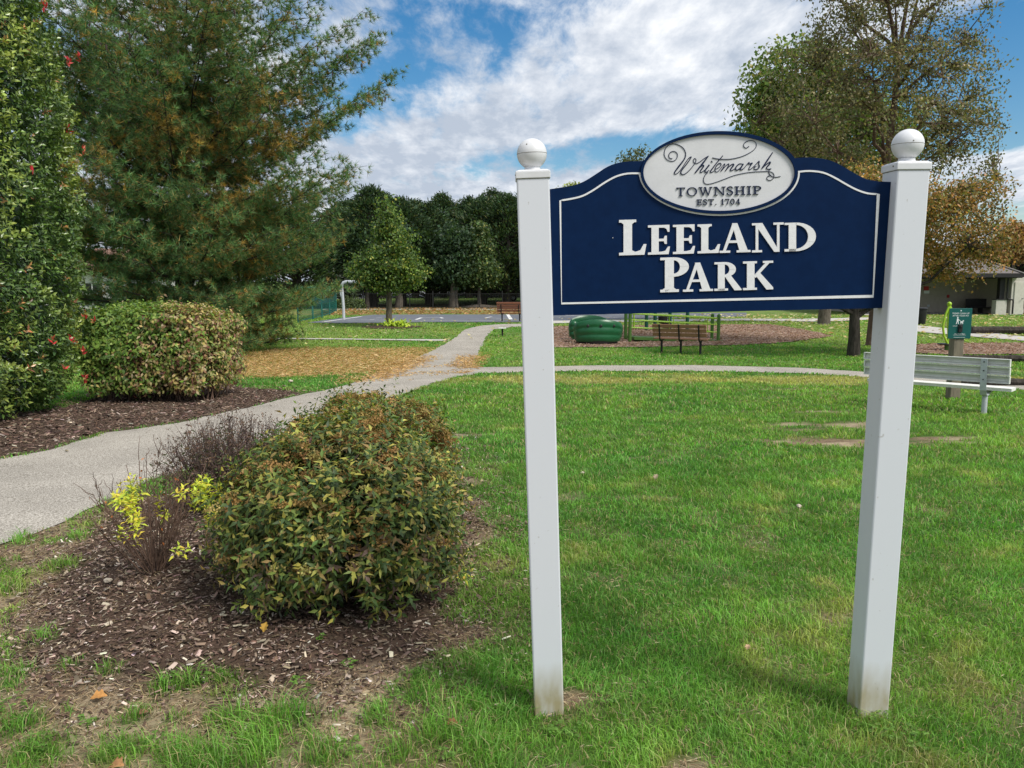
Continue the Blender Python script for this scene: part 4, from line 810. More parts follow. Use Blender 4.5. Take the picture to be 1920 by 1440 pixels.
# ground cover at the foot of the near young tree
q=np.array(g)+np.array([.35,-.4,.10])+RNG.normal(0,1,(330,3))*np.array([.26,.18,.08]); q[:,2]=np.maximum(q[:,2],g.z+.03)
tr_=thing('hosta_plant','bright yellow-green leafy clump at the foot of the young pointed tree','plant',(g.x+.42,g.y-.4,g.z)); foliage('foliage',[leaves(q,rvec(330)+np.array([0,0,.3]),rvec(330)+np.array([0,-.3,1]),.16,.09,palette(330,[((.36,.44,.05),2),((.22,.33,.04),1)],.15))],m_leaf,tr_)
mb=MB(); P0=[(math.cos(a)*(1.35+.15*math.sin(3*a)),math.sin(a)*1.0) for a in np.linspace(0,2*PI,25)[:-1]]
zb=float(hY(g.y-.3))
mb.add([(g.x+.1,g.y-.2,zb+.11)]+[(g.x+.1+x,g.y-.2+y,float(hY(g.y-.2+y))+.02) for x,y in P0],[(0,1+i,1+(i+1)%24) for i in range(24)]); o=mb.build('mulch_ring',m_mulch,None,True); tag(o,kind='structure')
mb=MB(); mb.add([(g2.x,g2.y,float(hY(g2.y))+.25)]+[(g2.x+x*1.2,g2.y-.2+y*1.2,float(hY(g2.y-.2+y*1.2))+.02) for x,y in P0],[(0,1+i,1+(i+1)%24) for i in range(24)]); o=mb.build('mulch_ring',m_bark,None,True); tag(o,kind='structure')
# tree with the forked dark trunk behind the sign's right end, orange autumn crown
g=gp(1600,668)
orange=[((.27,.155,.055),3),((.20,.15,.050),3),((.12,.125,.042),3.5),((.36,.18,.07),1.5)]
def deciduous_orange():
    Y=g.y
    return deciduous('crabapple_tree','small low-forked tree with orange-brown autumn crown behind the right post',g,.19,1.1,[E_(1600,420,Y,150,105,150),E_(1780,440,Y,95,95,110),E_(1830,395,Y,55,60,60),E_(1740,395,Y,90,70),E_(1480,430,Y,110,90),E_(1800,490,Y,70,35)],520,75,.085,orange,straight=.15,bark=m_barkd,crad=.30,limbs=14,
      patch=lambda P,c:c*(1+(.35*(fbm(P[:,0],P[:,2],.9,1401)-.5)*2)[:,None]))
deciduous_orange()
g=gp(1637,649)
grey=[((.150,.135,.070),3),((.115,.11,.060),3),((.20,.16,.085),2),((.10,.125,.045),2)]
deciduous('tall_thin_tree','tall sparse tree with small dull olive leaves and sky showing through on the right',g,.24,2.6,
  [E_(1640,215,24.6,210,130,170),E_(1680,60,24.6,170,110,140),E_(1790,150,24.6,85,110),E_(1810,270,24.6,75,60),E_(1660,-90,24.6,150,120),E_(1560,130,24.6,110,110),E_(1800,330,24.6,70,40)],820,46,.090,grey,bark=m_barkr,crad=.24,limbs=24,flat=.8,sweep=.5,top=float(at(1660,-150,24.6).z))
g=gp(1544,608)
deciduous('maple_tree','broad green tree with a thick grey trunk behind the tall sparse one',g,.29,3.2,[E_(1520,200,36,130,110,110),E_(1455,240,36,62,60),E_(1580,260,36,150,70,110),E_(1500,140,36,75,60)],380,60,.20,[((.095,.145,.036),4),((.15,.185,.046),3),((.06,.10,.03),3),((.20,.18,.06),1)],crad=.55)
# dark conifer wood behind the fence
conif=[((.030,.056,.026),4),((.046,.076,.030),3),((.022,.042,.022),3),((.075,.085,.028),1)]
specs=[(655,9.8,62,66,1.0),(700,10.6,70,62,1.0),(755,9.9,68,64,1.0),(806,9.6,66,66,1.1),(852,9.4,64,70,1.1),(905,10.2,66,67,1.0),(950,10.3,68,66,1.1),(1000,10.5,65,70,1.1),(1060,9.6,70,66,1.0),(1130,9.8,68,70,1.0),(1210,10.5,72,74,1.0),(1300,9.6,70,80,1.0),(1400,10,74,72,1.0),(1490,10.4,72,80,1.0)]
BACK=[(640,9.2,78),(725,10.2,80),(780,9.4,78),(832,10.0,79),(880,9.6,78),(925,10.6,80),(985,10.2,78)]
names=['dark conifer with a ragged peak behind the young pointed tree','tallest dark conifer rising behind the young pointed tree','dark conifer right of the young pointed tree\'s crown','dark round-topped conifer over the middle of the black fence','dark conifer left of the small tree in the mulch ring','dark conifer directly behind the small tree in the mulch ring','dark conifer just left of the left sign post','dark conifer behind the left sign post']
def conifer(px,hgt,Y,w,label,k,group='dark conifers behind the black fence'):
    hgt-=1.2 if px<1700 else 0; x=(px-960)/F*Y; z=float(hY(Y)); rt=thing('conifer_tree',label,'tree',(x,Y,z),group)
    mb=MB(); mb.tube([(x,Y,z-.3),(x+.05,Y,z+hgt*.5),(x,Y,z+hgt*.98)],[.42,.28,.03],9)
    n=270; f=RNG.random(n)**.9; zz=z+1.0+f*(hgt-1.2); rad=w*3.0*np.interp(f,[0,.15,.5,.8,1],[.75,1,.92,.5,.04])*(1+.25*(fbm(f*7+k*3,np.full(n,k*1.7),1,1500+k)-.5)*2); a=RNG.uniform(0,2*PI,n); r=rad*RNG.uniform(.45,1.05,n)
    C=np.stack([x+np.cos(a)*r,Y+np.sin(a)*r,zz+.15*r],1); base=np.stack([np.full(n,x),np.full(n,Y),zz-.25*r],1); t_=np.linspace(0,1,4)[None,:,None]; pp=base[:,None]*(1-t_)+C[:,None]*t_
    V,q=twigmesh(pp,np.linspace(.06,.015,4)[None]*np.ones((n,1)),3); mb.add(V.tolist(),q.tolist()); mb.build('trunk',m_barkd,rt,smooth=True)
    per=44; ci=np.repeat(np.arange(n),per); N_=n*per; P=C[ci]+RNG.normal(0,1,(N_,3))*np.array([.36,.36,.26])*(.7+.6*(1-f[ci]))[:,None]; D=nrm(C[ci]-base[ci]+rvec(N_)*.8+np.array([0,0,.5]))
    foliage('crown',[leaves(P,D,rvec(N_)+np.array([0,0,.6]),RNG.uniform(.22,.42,N_),RNG.uniform(.07,.13,N_),palette(N_,conif,.25)*RNG.normal(1,.2,(n,1))[ci].clip(.5,1.6),simple=True)],m_needle,rt)
for k,(px,hg,w_,Y,w) in enumerate(specs):
    lab=names[k] if k<len(names) else 'dark conifer in the row hidden behind the navy sign board'
    conifer(px,hg,Y,w,lab,k,'dark conifers behind the black fence' if k<len(names) else 'dark conifers hidden behind the sign board')
for k,(px,hg,Y) in enumerate(BACK): conifer(px,hg+1.4,Y,1.25,'dark conifer in the rear row, '+['leftmost of seven','second of seven from left','third of seven from left','middle of seven','third of seven from right','second of seven from right','rightmost of seven, nearest the sign'][k],60+k,'second row of dark conifers')
for k,(px,hg,Y,w,lab) in enumerate([(70,9,50,1.3,'dark evergreen behind the tall hedge at the far left'),(420,9,56,1.4,'dark evergreen hidden behind the middle of the big pine'),(560,8.5,60,1.2,'dark evergreen beyond the green court fence behind the pine'),(1905,6.0,60,1.4,'dark evergreen at the right edge behind the park building'),(2010,7.5,62,1.5,'dark evergreen just outside the right edge behind the building')]): conifer(px,hg,Y,w,lab,30+k,'evergreens at the edges of the park')
# pale tree tips showing over the sign board
for px,py,Y,rr_,lab,pal,sp_ in [(1072,345,80,26,'yellow-green treetop showing above the board\'s left shoulder',[((.24,.26,.06),2),((.17,.20,.05),1)],1),(1205,292,70,42,'thin dark treetop peeping over the board left of the oval',[((.07,.085,.035),1),((.10,.11,.05),1)],1)]:
    x=(px-960)/F*Y; zc=at(px,py,Y).z
    deciduous('distant_tree',lab,(x,Y,float(hY(Y))),.3,4.5,[E_(px,py+20,Y,rr_,rr_*.8),E_(px,py+70,Y,rr_*1.6,45)],120,55,.24,pal,crad=.5)
gR=G(1905,586)
deciduous('russet_tree','russet-leaved tree above the right end of the building roof',(at(1900,500,56).x,56,float(hY(56))),.2,2.5,[E_(1915,455,56,42,34),E_(1890,430,56,16,16)],150,60,.2,[((.30,.15,.06),2),((.20,.14,.05),2)],crad=.45)
# dark-leaved small trees and clipped bushes by the court
g=gp(672,571); deciduous('purple_plum_tree','small dark purple-leaved tree with a leaning trunk behind the court',(g.x,62,float(hY(62))),.22,1.6,[E_(660,533,62,38,16),E_(690,528,62,25,14)],90,70,.2,[((.055,.025,.025),2),((.035,.03,.02),2)],bark=m_barkd,crad=.45)
g=gp(709,577); deciduous('bare_tree','little bare grey tree branching low beyond the fence',(at(709,560,70).x,70,float(hY(70))),.12,.5,[E_(710,552,70,18,10)],26,10,.14,[((.16,.10,.06),1)],crad=.35)
for px,Y,lab,rr_,th in [(690,61,'slim grey tree trunk with a dark crown left of the young pointed tree',.22,30),(748,61.5,'thick-trunked dark tree behind the young pointed tree',.36,34),(851,61.5,'broad-trunked dark tree by the black fence',.42,34)]:
    x=(px-960)/F*Y; deciduous('shade_tree',lab,(x,Y,float(hY(Y))),rr_,2.2,[E_(px,500,Y,th,30),E_(px,455,Y,th*.9,32)],130,60,.28,conif[:3],bark=m_bark,crad=.6)
def bush(name,label,p,rx,ry,rz,n,size,pal,m=None,rag=.06):
    rt=thing(name,label,'bush',(p[0],p[1],p[2])); d=rvec(n); d[:,2]=np.abs(d[:,2])*1.0; r=RNG.uniform(.7,1.03,(n,1))*(1+rag*RNG.normal(0,1,(n,1))); P=np.array(p)+d*r*np.array([rx,ry,rz])
    foliage('foliage',[leaves(P,rvec(n),d+rvec(n)*.5,size,size*.6,palette(n,pal,.2),simple=True)],m or m_leaf,rt)
    mb=MB(); mb.tube([(p[0],p[1],p[2]-.1),(p[0]+.05,p[1],p[2]+rz*.6)],[rx*.08,rx*.03],6); mb.build('stems',m_barkd,rt)
g=gp(657,579.5); bush('clipped_bush','low rounded green bush behind the bent metal pole',(g.x,59,float(hY(59))),1.25,.9,.95,1600,.16,[((.05,.075,.03),2),((.08,.10,.035),1)])
bush('clipped_bush','tall dark clipped bush left of the bent metal pole',(at(636,560,60).x,60,float(hY(60))+.9),1.6,1.3,2.0,2600,.18,[((.030,.040,.024),1)])
bush('clipped_bush','small dark rounded bush between the low hedge and the big pine',(at(300,590,17).x,17,float(hY(17))),.9,.8,1.35,4200,.10,[((.05,.075,.028),2),((.028,.05,.022),2)])
bush('dark_laurel_bush','dark leafy bush in the gloom beneath the left side of the pine',(at(225,590,20).x,20,float(hY(20))),1.3,1.0,1.5,5200,.11,[((.035,.06,.024),2),((.022,.04,.018),2)])
# ------------------------------------------------------------------ benches
m_alu=mat('painted_aluminium',(.80,.80,.75),(.70,.70,.65),scale=12,rough=.5)
m_galv=mat('galvanised_steel',(.55,.58,.60),(.44,.47,.49),scale=20,rough=.45,metal=.1)
m_slat=mat('brown_slat',(.33,.17,.095),(.25,.125,.07),scale=18,rough=.6,stretch=(.3,4,4))
m_slatr=mat('red_brown_slat',(.36,.14,.085),(.28,.11,.07),scale=18,rough=.6,stretch=(.3,4,4))
m_black=mat('black_metal',(.012,.012,.013),(.02,.02,.02),scale=10,rough=.5)
def place(o,p,rz): o.location=p; o.rotation_euler=(0,0,rz)
def bench_alu(label,p,rz,Ln=1.86):
    r=thing('park_bench',label,'bench'); h=.375
    mb=MB(); mb.box((0,.27,h),(Ln,.27,.012)); 
    for yy in (.14,.40): mb.box((0,yy,h-.020),(Ln,.006,.034))
    for s_ in (-1,1): mb.box((s_*(Ln/2-.002),.27,h-.020),(.005,.26,.034))
    mb.build('seat',m_alu,r)
    for k in range(3):
        z=h+.085+.115*k; y=-.005-.018*k; mb=MB(); mb.box((0,y+.030,z+.05),(Ln,.006,.100))
        for zz in (z+.003,z+.097): mb.box((0,y-.002,zz),(Ln,.058,.009))
        mb.box((0,y+.018,z+.036),(Ln-.1,.018,.010))
        for s_ in (-1,1): mb.box((s_*(Ln/2-.006),y-.002,z+.05),(.013,.056,.084))
        mb.build('back_slat',m_alu,r)
    for s_ in (-1,1):
        x=s_*(Ln/2-.30); mb=MB(); P=[(x,-.085,h+.415),(x,-.075,h+.26),(x,-.062,h+.08),(x,-.045,h-.02),(x,.0,h-.085),(x,.08,h-.105),(x,.22,h-.075),(x,.38,h-.052)]
        for a,b_ in zip(P[:-1],P[1:]): mb.bar(a,(Vector(b_)+(Vector(b_)-Vector(a)).normalized()*.004),.078,.012,(0,-1,.01))
        br=mb.build('bracket',m_galv,r)
        mb=MB()
        for z in (h+.37,h+.25,h+.13): mb.lathe([(.009,0),(.009,.006),(.004,.009)],(x,-.083+.1*(h+.37-z)*.4-.006,z),8,Matrix.Rotation(R(90),3,'X'))
        o=mb.build('bolts',m_black,br); o['kind']='stuff'; 
        mb=MB(); mb.tube([(x,.10,-.1),(x,.10,h-.10)],.036,14); mb.tube([(x,.10,h-.10),(x,.10,h-.088)],.05,14); mb.build('leg',m_galv,r,smooth=True)
    place(r,p,rz); return r
def bench_slat(label,p,rz,Ln,nsup,mslat,nb=3):
    r=thing('park_bench',label,'bench'); h=.44
    for k in range(nb):
        z=h+.07+.125*k; y=-.03-.035*k; M=Matrix.Rotation(R(14),3,'X'); mb=MB(); mb.box((0,y,z+.05),(Ln,.034,.105),M); mb.build('back_slat',mslat,r,bevel=.006)
    for k in range(3):
        mb=MB(); mb.box((0.0,.08+.14*k,h-.012*(k==0)),(Ln,.125,.034)); mb.build('seat_slat',mslat,r,bevel=.006)
    for k in range(nsup):
        x=-Ln/2+.22+(Ln-.44)*k/(nsup-1); mb=MB(); P=[(x,-.135,h+.42),(x,-.075,h+.16),(x,-.045,h),(x,.0,h-.06),(x,.08,h-.075),(x,.40,h-.04)]
        mb.tube(P,.024,6); mb.build('support',m_black,r); mb=MB(); mb.tube([(x,.14,-.1),(x,.14,h-.06)],.034,10); mb.build('leg',m_black,r,smooth=True)
    place(r,p,rz); return r
pR=at(1895,700,10.25); pL=at(1622,680,11.55); mid=(pR+pL)/2; rz=math.atan2(pR.y-pL.y,pR.x-pL.x)
bench_alu('pale aluminium slat bench seen from behind, right of the sign',(mid.x,mid.y,float(hY(mid.y))-.02),rz,(Vector((pR.x,pR.y,0))-Vector((pL.x,pL.y,0))).length)
g=gp(1272,664); bench_slat('brown slatted bench with three black supports facing the playground',(g.x,g.y-.1,g.z+.02),R(-30),1.62,3,m_slat)
g=gp(953,603.5); bench_slat('red-brown slatted bench at the edge of the asphalt court',(g.x+.1,g.y,g.z),R(-12),1.35,2,m_slatr,4)
# ------------------------------------------------------------------ pet station
m_post=mat('weathered_timber',(.13,.115,.085),(.22,.19,.135),scale=16,rough=.9,bump=.8,bscale=30,stretch=(1,1,.15),bdist=.01)
m_teal=mat('teal_sign_face',(.006,.085,.075),(.008,.095,.085),scale=8,rough=.4)
m_wt=mat('white_print',(.75,.78,.76),(.68,.7,.7),scale=10,rough=.5)
g=gp(1786,747); Yp=g.y; st=thing('pet_waste_station','teal pet waste sign with dog walker symbol on a timber post behind the pale bench','sign',g)
mb=MB(); mb.box((g.x,g.y,g.z+.52),(.155,.155,1.36)); mb.build('post',m_post,st,bevel=.008)
A=at(1800,606.5,Yp-.09); bx=MB(); wS,hS=.355,.475; bx.box(A,(wS,.012,hS)); pan=bx.build('sign_panel',m_teal,st,bevel=.003)
fy=A.y-.0065
def flat(mb,P,th=.002): mb.prism([Vector((A.x+x,fy-th,A.z+z)) for x,z in P],[Vector((A.x+x,fy,A.z+z)) for x,z in P])
def circ(cx,cz,r_,n=12): return [(cx+r_*math.cos(2*PI*i/n),cz+r_*math.sin(2*PI*i/n)) for i in range(n)]
def text(txt,x,z,size,m,parent,fy_,depth=.0012):
    cu_=bpy.data.curves.new('t','FONT'); cu_.body=txt; cu_.size=size; cu_.align_x='CENTER'; cu_.extrude=depth/2; to=bpy.data.objects.new('t',cu_); COL.objects.link(to)
    me=bpy.data.meshes.new_from_object(to.evaluated_get(bpy.context.evaluated_depsgraph_get())); bpy.data.objects.remove(to); bpy.data.curves.remove(cu_)
    for v in me.vertices: x0,y0,z0=v.co; v.co=(x+x0,fy_-depth/2-z0,z+y0)
    me.materials.clear(); return link('lettering',me,m,parent)
text('PLEASE CLEAN UP',A.x,A.z+.147,.033,m_wt,pan,fy); text('AFTER YOUR PET',A.x,A.z+.110,.033,m_wt,pan,fy)
text('DOG BAGS',A.x-.075,A.z-.045,.016,m_wt,pan,fy); text('Dog Waste Bags',A.x,A.z-.170,.024,m_wt,pan,fy)
mb=MB(); flat(mb,circ(-.045,.092,.011)); flat(mb,[(-.056,.078),(-.034,.078),(-.030,.035),(-.058,.035)]); flat(mb,[(-.056,.036),(-.046,.036),(-.058,-.008),(-.070,-.008)],.0025); flat(mb,[(-.045,.036),(-.032,.036),(-.024,-.008),(-.035,-.008)],.0025); flat(mb,[(-.034,.072),(-.010,.045),(-.014,.040),(-.036,.062)],.003)
mb.build('pictogram',m_wt,pan); mb=MB(); flat(mb,[(.0,.034),(.040,.034),(.044,.014),(.0,.014)],.0025); flat(mb,[(.034,.052),(.055,.046),(.056,.036),(.036,.030)],.003)
for x in (.002,.012,.030,.038): flat(mb,[(x,.016),(x+.006,.016),(x+.005,-.008),(x,-.008)],.0022)
flat(mb,[(.002,.032),(-.010,.050),(-.006,.051),(.006,.033)],.0028); mb.build('pictogram',m_wt,pan); mb=MB(); flat(mb,circ(0,.200,.010)); mb.build('hanging_hole',m_wt,pan)
mb=MB(); flat(mb,[(-.10,-.180),(.10,-.180),(.10,-.183),(-.10,-.183)]); flat(mb,[(-.09,-.215),(.09,-.215),(.09,-.219),(-.09,-.219)]); mb.build('printed_rule',m_wt,pan)
mb=MB(); mb.box((A.x-.0,fy-.012,A.z-.075),(.062,.024,.125)); mb.box((A.x,fy-.03,A.z-.05),(.03,.02,.03)); mb.build('bag_dispenser',m_black,pan,bevel=.006)
# ------------------------------------------------------------------ playground
m_lime=mat('lime_paint',(.38,.62,.03),(.33,.56,.03),scale=6,rough=.35,spec=.5)
m_olive=mat('olive_post_paint',(.075,.17,.035),(.09,.20,.04),scale=6,rough=.4)
m_dgreen=mat('dark_green_plastic',(.006,.085,.028),(.008,.10,.034),scale=5,rough=.35,spec=.5)
m_dpost=mat('dark_green_post',(.012,.07,.045),(.015,.08,.05),scale=6,rough=.4)
g=gp(1776,658.5); Yq=g.y; sp=thing('spinner_toy','lime green stand-on spinner with a ball top in front of the park building','playground toy',g)
P=lambda px,py,Y=None:at(px,py,Y or Yq)
mb=MB(); mb.tube([P(1780,572),P(1779,600),P(1779,630),P(1777,645)],[.05,.045,.045,.05],10); mb.build('pole',m_lime,sp,True)
for s_ in (0,1):
    mb=MB(); pts=[(1779,575),(1772,592),(1768,612),(1770,630),(1777,645)] if s_==0 else [(1781,574),(1789,590),(1794,612),(1791,630),(1781,645)]
    mb.tube([P(x,y,Yq+(-.1 if s_==0 else .15)) for x,y in pts],.034,8); mb.build('grab_bar',m_lime,sp,True)
mb=MB(); pc=P(1780,570); mb.lathe([(.07*math.cos(a),.07*math.sin(a)) for a in np.linspace(-PI/2+.02,PI/2-.02,12)],pc,16); mb.build('ball_top',m_lime,sp,True)
mb=MB(); pc=P(1773,645); mb.lathe([(.22,-.02),(.235,0),(.22,.02)],pc,20); mb.build('foot_plate',m_black,sp,True)
mb=MB(); mb.tube([g+Vector((0,0,-.1)),P(1776,645)],.075,12); mb.build('base_post',m_olive,sp,True)
# green barrel climber
g=gp(1122,648.5); Yc=g.y+.6
cl=thing('climber','dark green moulded plastic play panel climber left of the ramp','playground climber',(g.x,Yc,float(hY(Yc))))
def panel(cx,cyy,zb,w,hh,bul,name):
    nu,nv=28,22; mb=MB(); V=[];Fc=[]
    for off in (0,.10):
        for j in range(nv+1):
            v=j/nv; 
            for i in range(nu+1):
                u=-1+2*i/nu; arch=1-.20*abs(u)**2.4; tap=1-.10*(1-v)**1.5-.05*max(0,v-.8)*5*.5; rib=.035*abs(math.sin(v*PI*3.0))**.6
                edge=max(0,abs(u)-.86)/.14; cor=1-.10*edge**2
                z=zb+v*hh*arch*(cor if v>.5 else 1)+(.05*hh*(edge**2) if v<.2 else 0); y=cyy-bul*(1-u*u)-rib*(1-edge)+.10*edge**2+off+.12*(v-.5)**2
                V.append((cx+u*w/2*tap*(1-.02*off*10),y,z))
    q=(nu+1)*(nv+1)
    for j in range(nv):
        for i in range(nu):
            a=j*(nu+1)+i; Fc.append((a,a+1,a+nu+2,a+nu+1)); Fc.append((q+a,q+a+nu+1,q+a+nu+2,q+a+1))
    bd=[i for i in range(nu+1)]+[j*(nu+1)+nu for j in range(1,nv+1)]+[nv*(nu+1)+i for i in range(nu-1,-1,-1)]+[j*(nu+1) for j in range(nv-1,0,-1)]
    for k in range(len(bd)): a,b_=bd[k],bd[(k+1)%len(bd)]; Fc.append((a,b_,q+b_,q+a))
    mb.add(V,Fc); return mb.build(name,m_dgreen,cl,True)
s27=Yc/F; cx=at(1121.5,600,Yc).x; zb=at(1121,641,Yc-.3).z
p1=panel(cx,Yc-.1,zb,95*s27,.75,.32,'front_panel'); p2=panel(at(1106,600,Yc+1.2).x,Yc+1.3,zb,80*s27,.84,-.30,'rear_panel')
p3=panel(at(1076,600,Yc+.6).x,Yc+.55,zb+.12,20*s27,.55,.10,'side_panel')
for px in (1102,1126,1151):
    mb=MB(); c_=at(px,611,Yc-.3); c_.y=Yc-.1-.32*(1-((c_.x-cx)/(47*s27))**2)-.03; mb.lathe([(.045,-.01),(.05,.0),(.03,.012)],c_,12,Matrix.Rotation(R(90),3,'X')); mb.build('dark_hole_disc',m_black,p1)  # black discs put in for the darkness inside the panel's holes
mb=MB(); mb.tube([(cx,Yc+.3,g.z-.1),(cx,Yc+.3,zb+.04)],[.68,.72],28); o=mb.build('base',m_black,cl,True)
# ramp with rails
Yr=27.3; rp=thing('play_ramp','low olive play ramp with thin lime rails behind the brown bench','playground ramp',(at(1260,640,Yr).x,Yr,float(hY(Yr))))
gzr=float(hY(Yr))
for px,yt,yb,Y in [(1174,566,640,27.9),(1182,566,645,26.9),(1336,592,636,28.2),(1348,593,640,27.4)]:
    a=at(px,yb,Y); t_=at(px,yt,Y); mb=MB(); mb.tube([(t_.x,Y,float(hY(Y))-.1),(t_.x,Y,t_.z)],.062,12)
    if yt>580: mb.lathe([(.068,0),(.068,.04),(.04,.075),(.01,.085)],(t_.x,Y,t_.z),12)
    mb.build('post',m_olive,rp,True)
for side,Y0_,Y1_ in ((0,26.9,27.4),(1,27.9,28.2)):
    for k,(ya,yb) in enumerate(((588,597),(600,609),(614,623))):
        a=at(1183-8*side,ya-1*side,Y0_); b_=at(1347-11*side,yb-2*side,Y1_); mb=MB(); mb.tube([a,b_],.022 if k else .028,8); mb.build('rail',m_lime,rp,True)
    for px in (1189,1263,1327) if side==0 else (1188,1255,1322):
        f=(px-1183)/164; a=at(px,588+9*f,Y0_+.5*f); b_=at(px,616+9*f,Y0_+.5*f); mb=MB(); mb.tube([a,b_],.018,6); mb.build('baluster',m_lime,rp,True)
a=at(1182,633,27.3); b_=at(1348,639.5,27.8); mb=MB(); M=(b_-a); mb.bar(a,b_,.95,.10,(0,0,1)); mb.build('deck',m_olive,rp)
# swing frame with dark seat
Ys=32.5; z_=float(hY(Ys)); sw=thing('swing_frame','dark green posts with a hanging black swing seat beyond the ramp','swing',(at(1235,600,Ys).x,Ys,z_))
for px in (1213,1229,1257): t_=at(px,560,Ys); mb=MB(); mb.tube([(t_.x,Ys,z_-.1),(t_.x,Ys,z_+2.3)],.075,12); mb.build('post',m_dpost,sw,True)
a=at(1211,560,Ys); b_=at(1290,560,Ys); mb=MB(); mb.tube([(a.x,Ys,z_+2.25),(b_.x,Ys,z_+2.25)],.05,10); mb.tube([(b_.x,Ys,z_-.1),(b_.x,Ys,z_+2.3)],.075,12); mb.build('crossbar',m_dpost,sw,True)
for px,dz in ((1243,0),(1250,-.22)):
    c_=at(px,600,Ys); c_.z+=dz; mb=MB(); mb.lathe([(.10,-.16),(.19,-.10),(.20,.10),(.21,.16)],c_+Vector((0,.0,0)),14); se=mb.build('swing_seat',m_black,sw,True)
    mb=MB()
    for s_ in (-.17,.17): mb.tube([(c_.x+s_,Ys,c_.z+.1),(c_.x+s_*.6,Ys,z_+2.22)],.008,4)
    mb.build('chain',m_galv,se)
# small tray on a short post by the path
g=gp(942,630.5); t=thing('path_marker','short black post with a small pale tray top beside the path','marker',g); zt=at(942,616,g.y).z
mb=MB(); mb.tube([g+Vector((0,0,-.1)),(g.x,g.y,zt)],.035,8); mb.build('post',m_black,t,True); mb=MB(); mb.box((g.x,g.y,zt+.015),(.29,.26,.035)); mb.build('tray',m_alu,t,bevel=.006)
# litter bin
g=gp(1724,608); t=thing('litter_bin','black round litter bin close to the right sign post','bin',g); x,y,z=g
mb=MB(); mb.lathe([(.22,-.05),(.24,.02),(.30,.68),(.30,.70)],g,24); mb.build('body',m_black,t,True); mb=MB(); mb.lathe([(.30,0),(.325,.01),(.325,.05),(.25,.09),(.20,.085)],g+Vector((0,0,.70)),24); mb.build('rim',m_black,t,True)
# timber rails
for (xa,xb,yt,yb,lab) in [(1820,2080,612,626,'farthest dark timber beam on the grass right of the teal sign'),(1798,2060,665.5,679,'middle dark timber beam edging the mulch behind the pale bench'),(1800,2000,709,723,'nearest dark timber beam showing below the pale bench back')]:
    a=gp(xa,yb); h_=(yb-yt)/F*a.y; b_=at(xb,yb,a.y); mb=MB(); n=16; r_=h_/2
    mb.tube([(a.x+(b_.x-a.x)*i/n,a.y+random.uniform(-.012,.012),a.z+r_+random.uniform(-.008,.008)) for i in range(n+1)],[r_*random.uniform(.95,1.04) for i in range(n+1)],8); o=mb.build('timber_beam',m_barkd,None,True); tag(o,lab,'timber beam','timber beams on the right')
# ------------------------------------------------------------------ park building
m_cream=mat('cream_block_wall',(.43,.385,.325),(.37,.33,.28),scale=6,rough=.85,bump=.3,bscale=40)
m_creamb=mat('pale_block_wall',(.58,.55,.49),(.50,.47,.42),scale=6,rough=.85,bump=.3,bscale=40)
m_roof=mat('shingle_roof',(.12,.105,.10),(.21,.185,.175),scale=22,rough=.95,stretch=(1,1,4))
m_trim=mat('dark_trim',(.018,.016,.018),(.03,.027,.028),scale=8,rough=.5)
m_redp=mat('red_notice_paint',(.45,.03,.03),None,scale=4,rough=.5)
Yb=49; zg=float(hY(Yb)); X_=lambda px,Y:(px-960)/F*Y
bl=thing('park_building','low cream park building with dark hipped roof, porch and dark seat','building',(X_(1790,Yb),Yb+3,zg))
mb=MB(); xl=X_(1600,52); xr=X_(1878,52.2); mb.box(((xl+xr)/2,54.3,zg+1.4),(xr-xl,4.2,2.8)); wall=mb.build('wall',m_cream,bl)
mb=MB(); x0,x1=X_(1890,48.6),X_(1914,48.6); mb.box(((x0+x1)/2,51.5,zg+1.25),(x1-x0,5.8,2.62)); mb.build('side_wall',m_creamb,bl)
mb=MB(); x2=X_(1878,49); mb.box(((x2+x0)/2+.02,50.8,zg+1.25),(x0-x2-.05,3.2,2.55)); mb.build('side_wall',m_cream,bl)
mb=MB(); c_=X_(1871.5,48.6); mb.box((c_,48.75,zg+.44),(.68,.45,.98)); mb.build('pier',m_creamb,bl,bevel=.02)
mb=MB(); mb.box((c_+.06,48.75,zg+.955),(.78,.52,.06)); mb.build('pier_cap',m_trim,bl)
mb=MB(); mb.box((c_+.05,48.78,zg+1.8),(.30,.30,1.62)); mb.build('column',m_trim,bl)
mb=MB(); dx=c_+.30; mb.tube([(dx,48.5,zg+2.5),(dx,48.5,zg+1.05),(dx+.12,48.46,zg+.95),(dx+.33,48.42,zg+.93),(dx+.36,48.42,zg+.8),(dx+.36,48.42,zg+.05)],.05,8); mb.build('downpipe',m_trim,bl,True)
ze=at(1800,513,47.9).z; xe0,xe1=X_(1590,47.9),X_(1911,47.9); yf,yb_=47.9,57.5; ym=(yf+yb_)/2; hr=(ym-yf)*.58; xa,xb=xe0+(ym-yf),xe1-(ym-yf)
mb=MB(); mb.add([(xe0,yf,ze),(xe1,yf,ze),(xe1,yb_,ze),(xe0,yb_,ze),(xa,ym,ze+hr),(xb,ym,ze+hr)],[(0,1,5,4),(1,2,5),(2,3,4,5),(3,0,4),(3,2,1,0)]); rf=mb.build('roof',m_roof,bl)
mb=MB(); e0,e1=Vector((xe1+.01,yf-.01,ze+.02)),Vector((xb,ym,ze+hr+.03)); mb.bar(e0,e1,.26,.05); mb.build('hip_cap',mat('hip_shingle',(.34,.31,.29),(.28,.26,.24),scale=20,rough=.9),rf)
mb=MB(); mb.box(((xe0+xe1)/2,yf-.03,ze-.10),(xe1-xe0+.1,.05,.24)); mb.box((xe1+.03,ym,ze-.10),(.05,yb_-yf,.24)); mb.build('gutter',m_trim,rf)
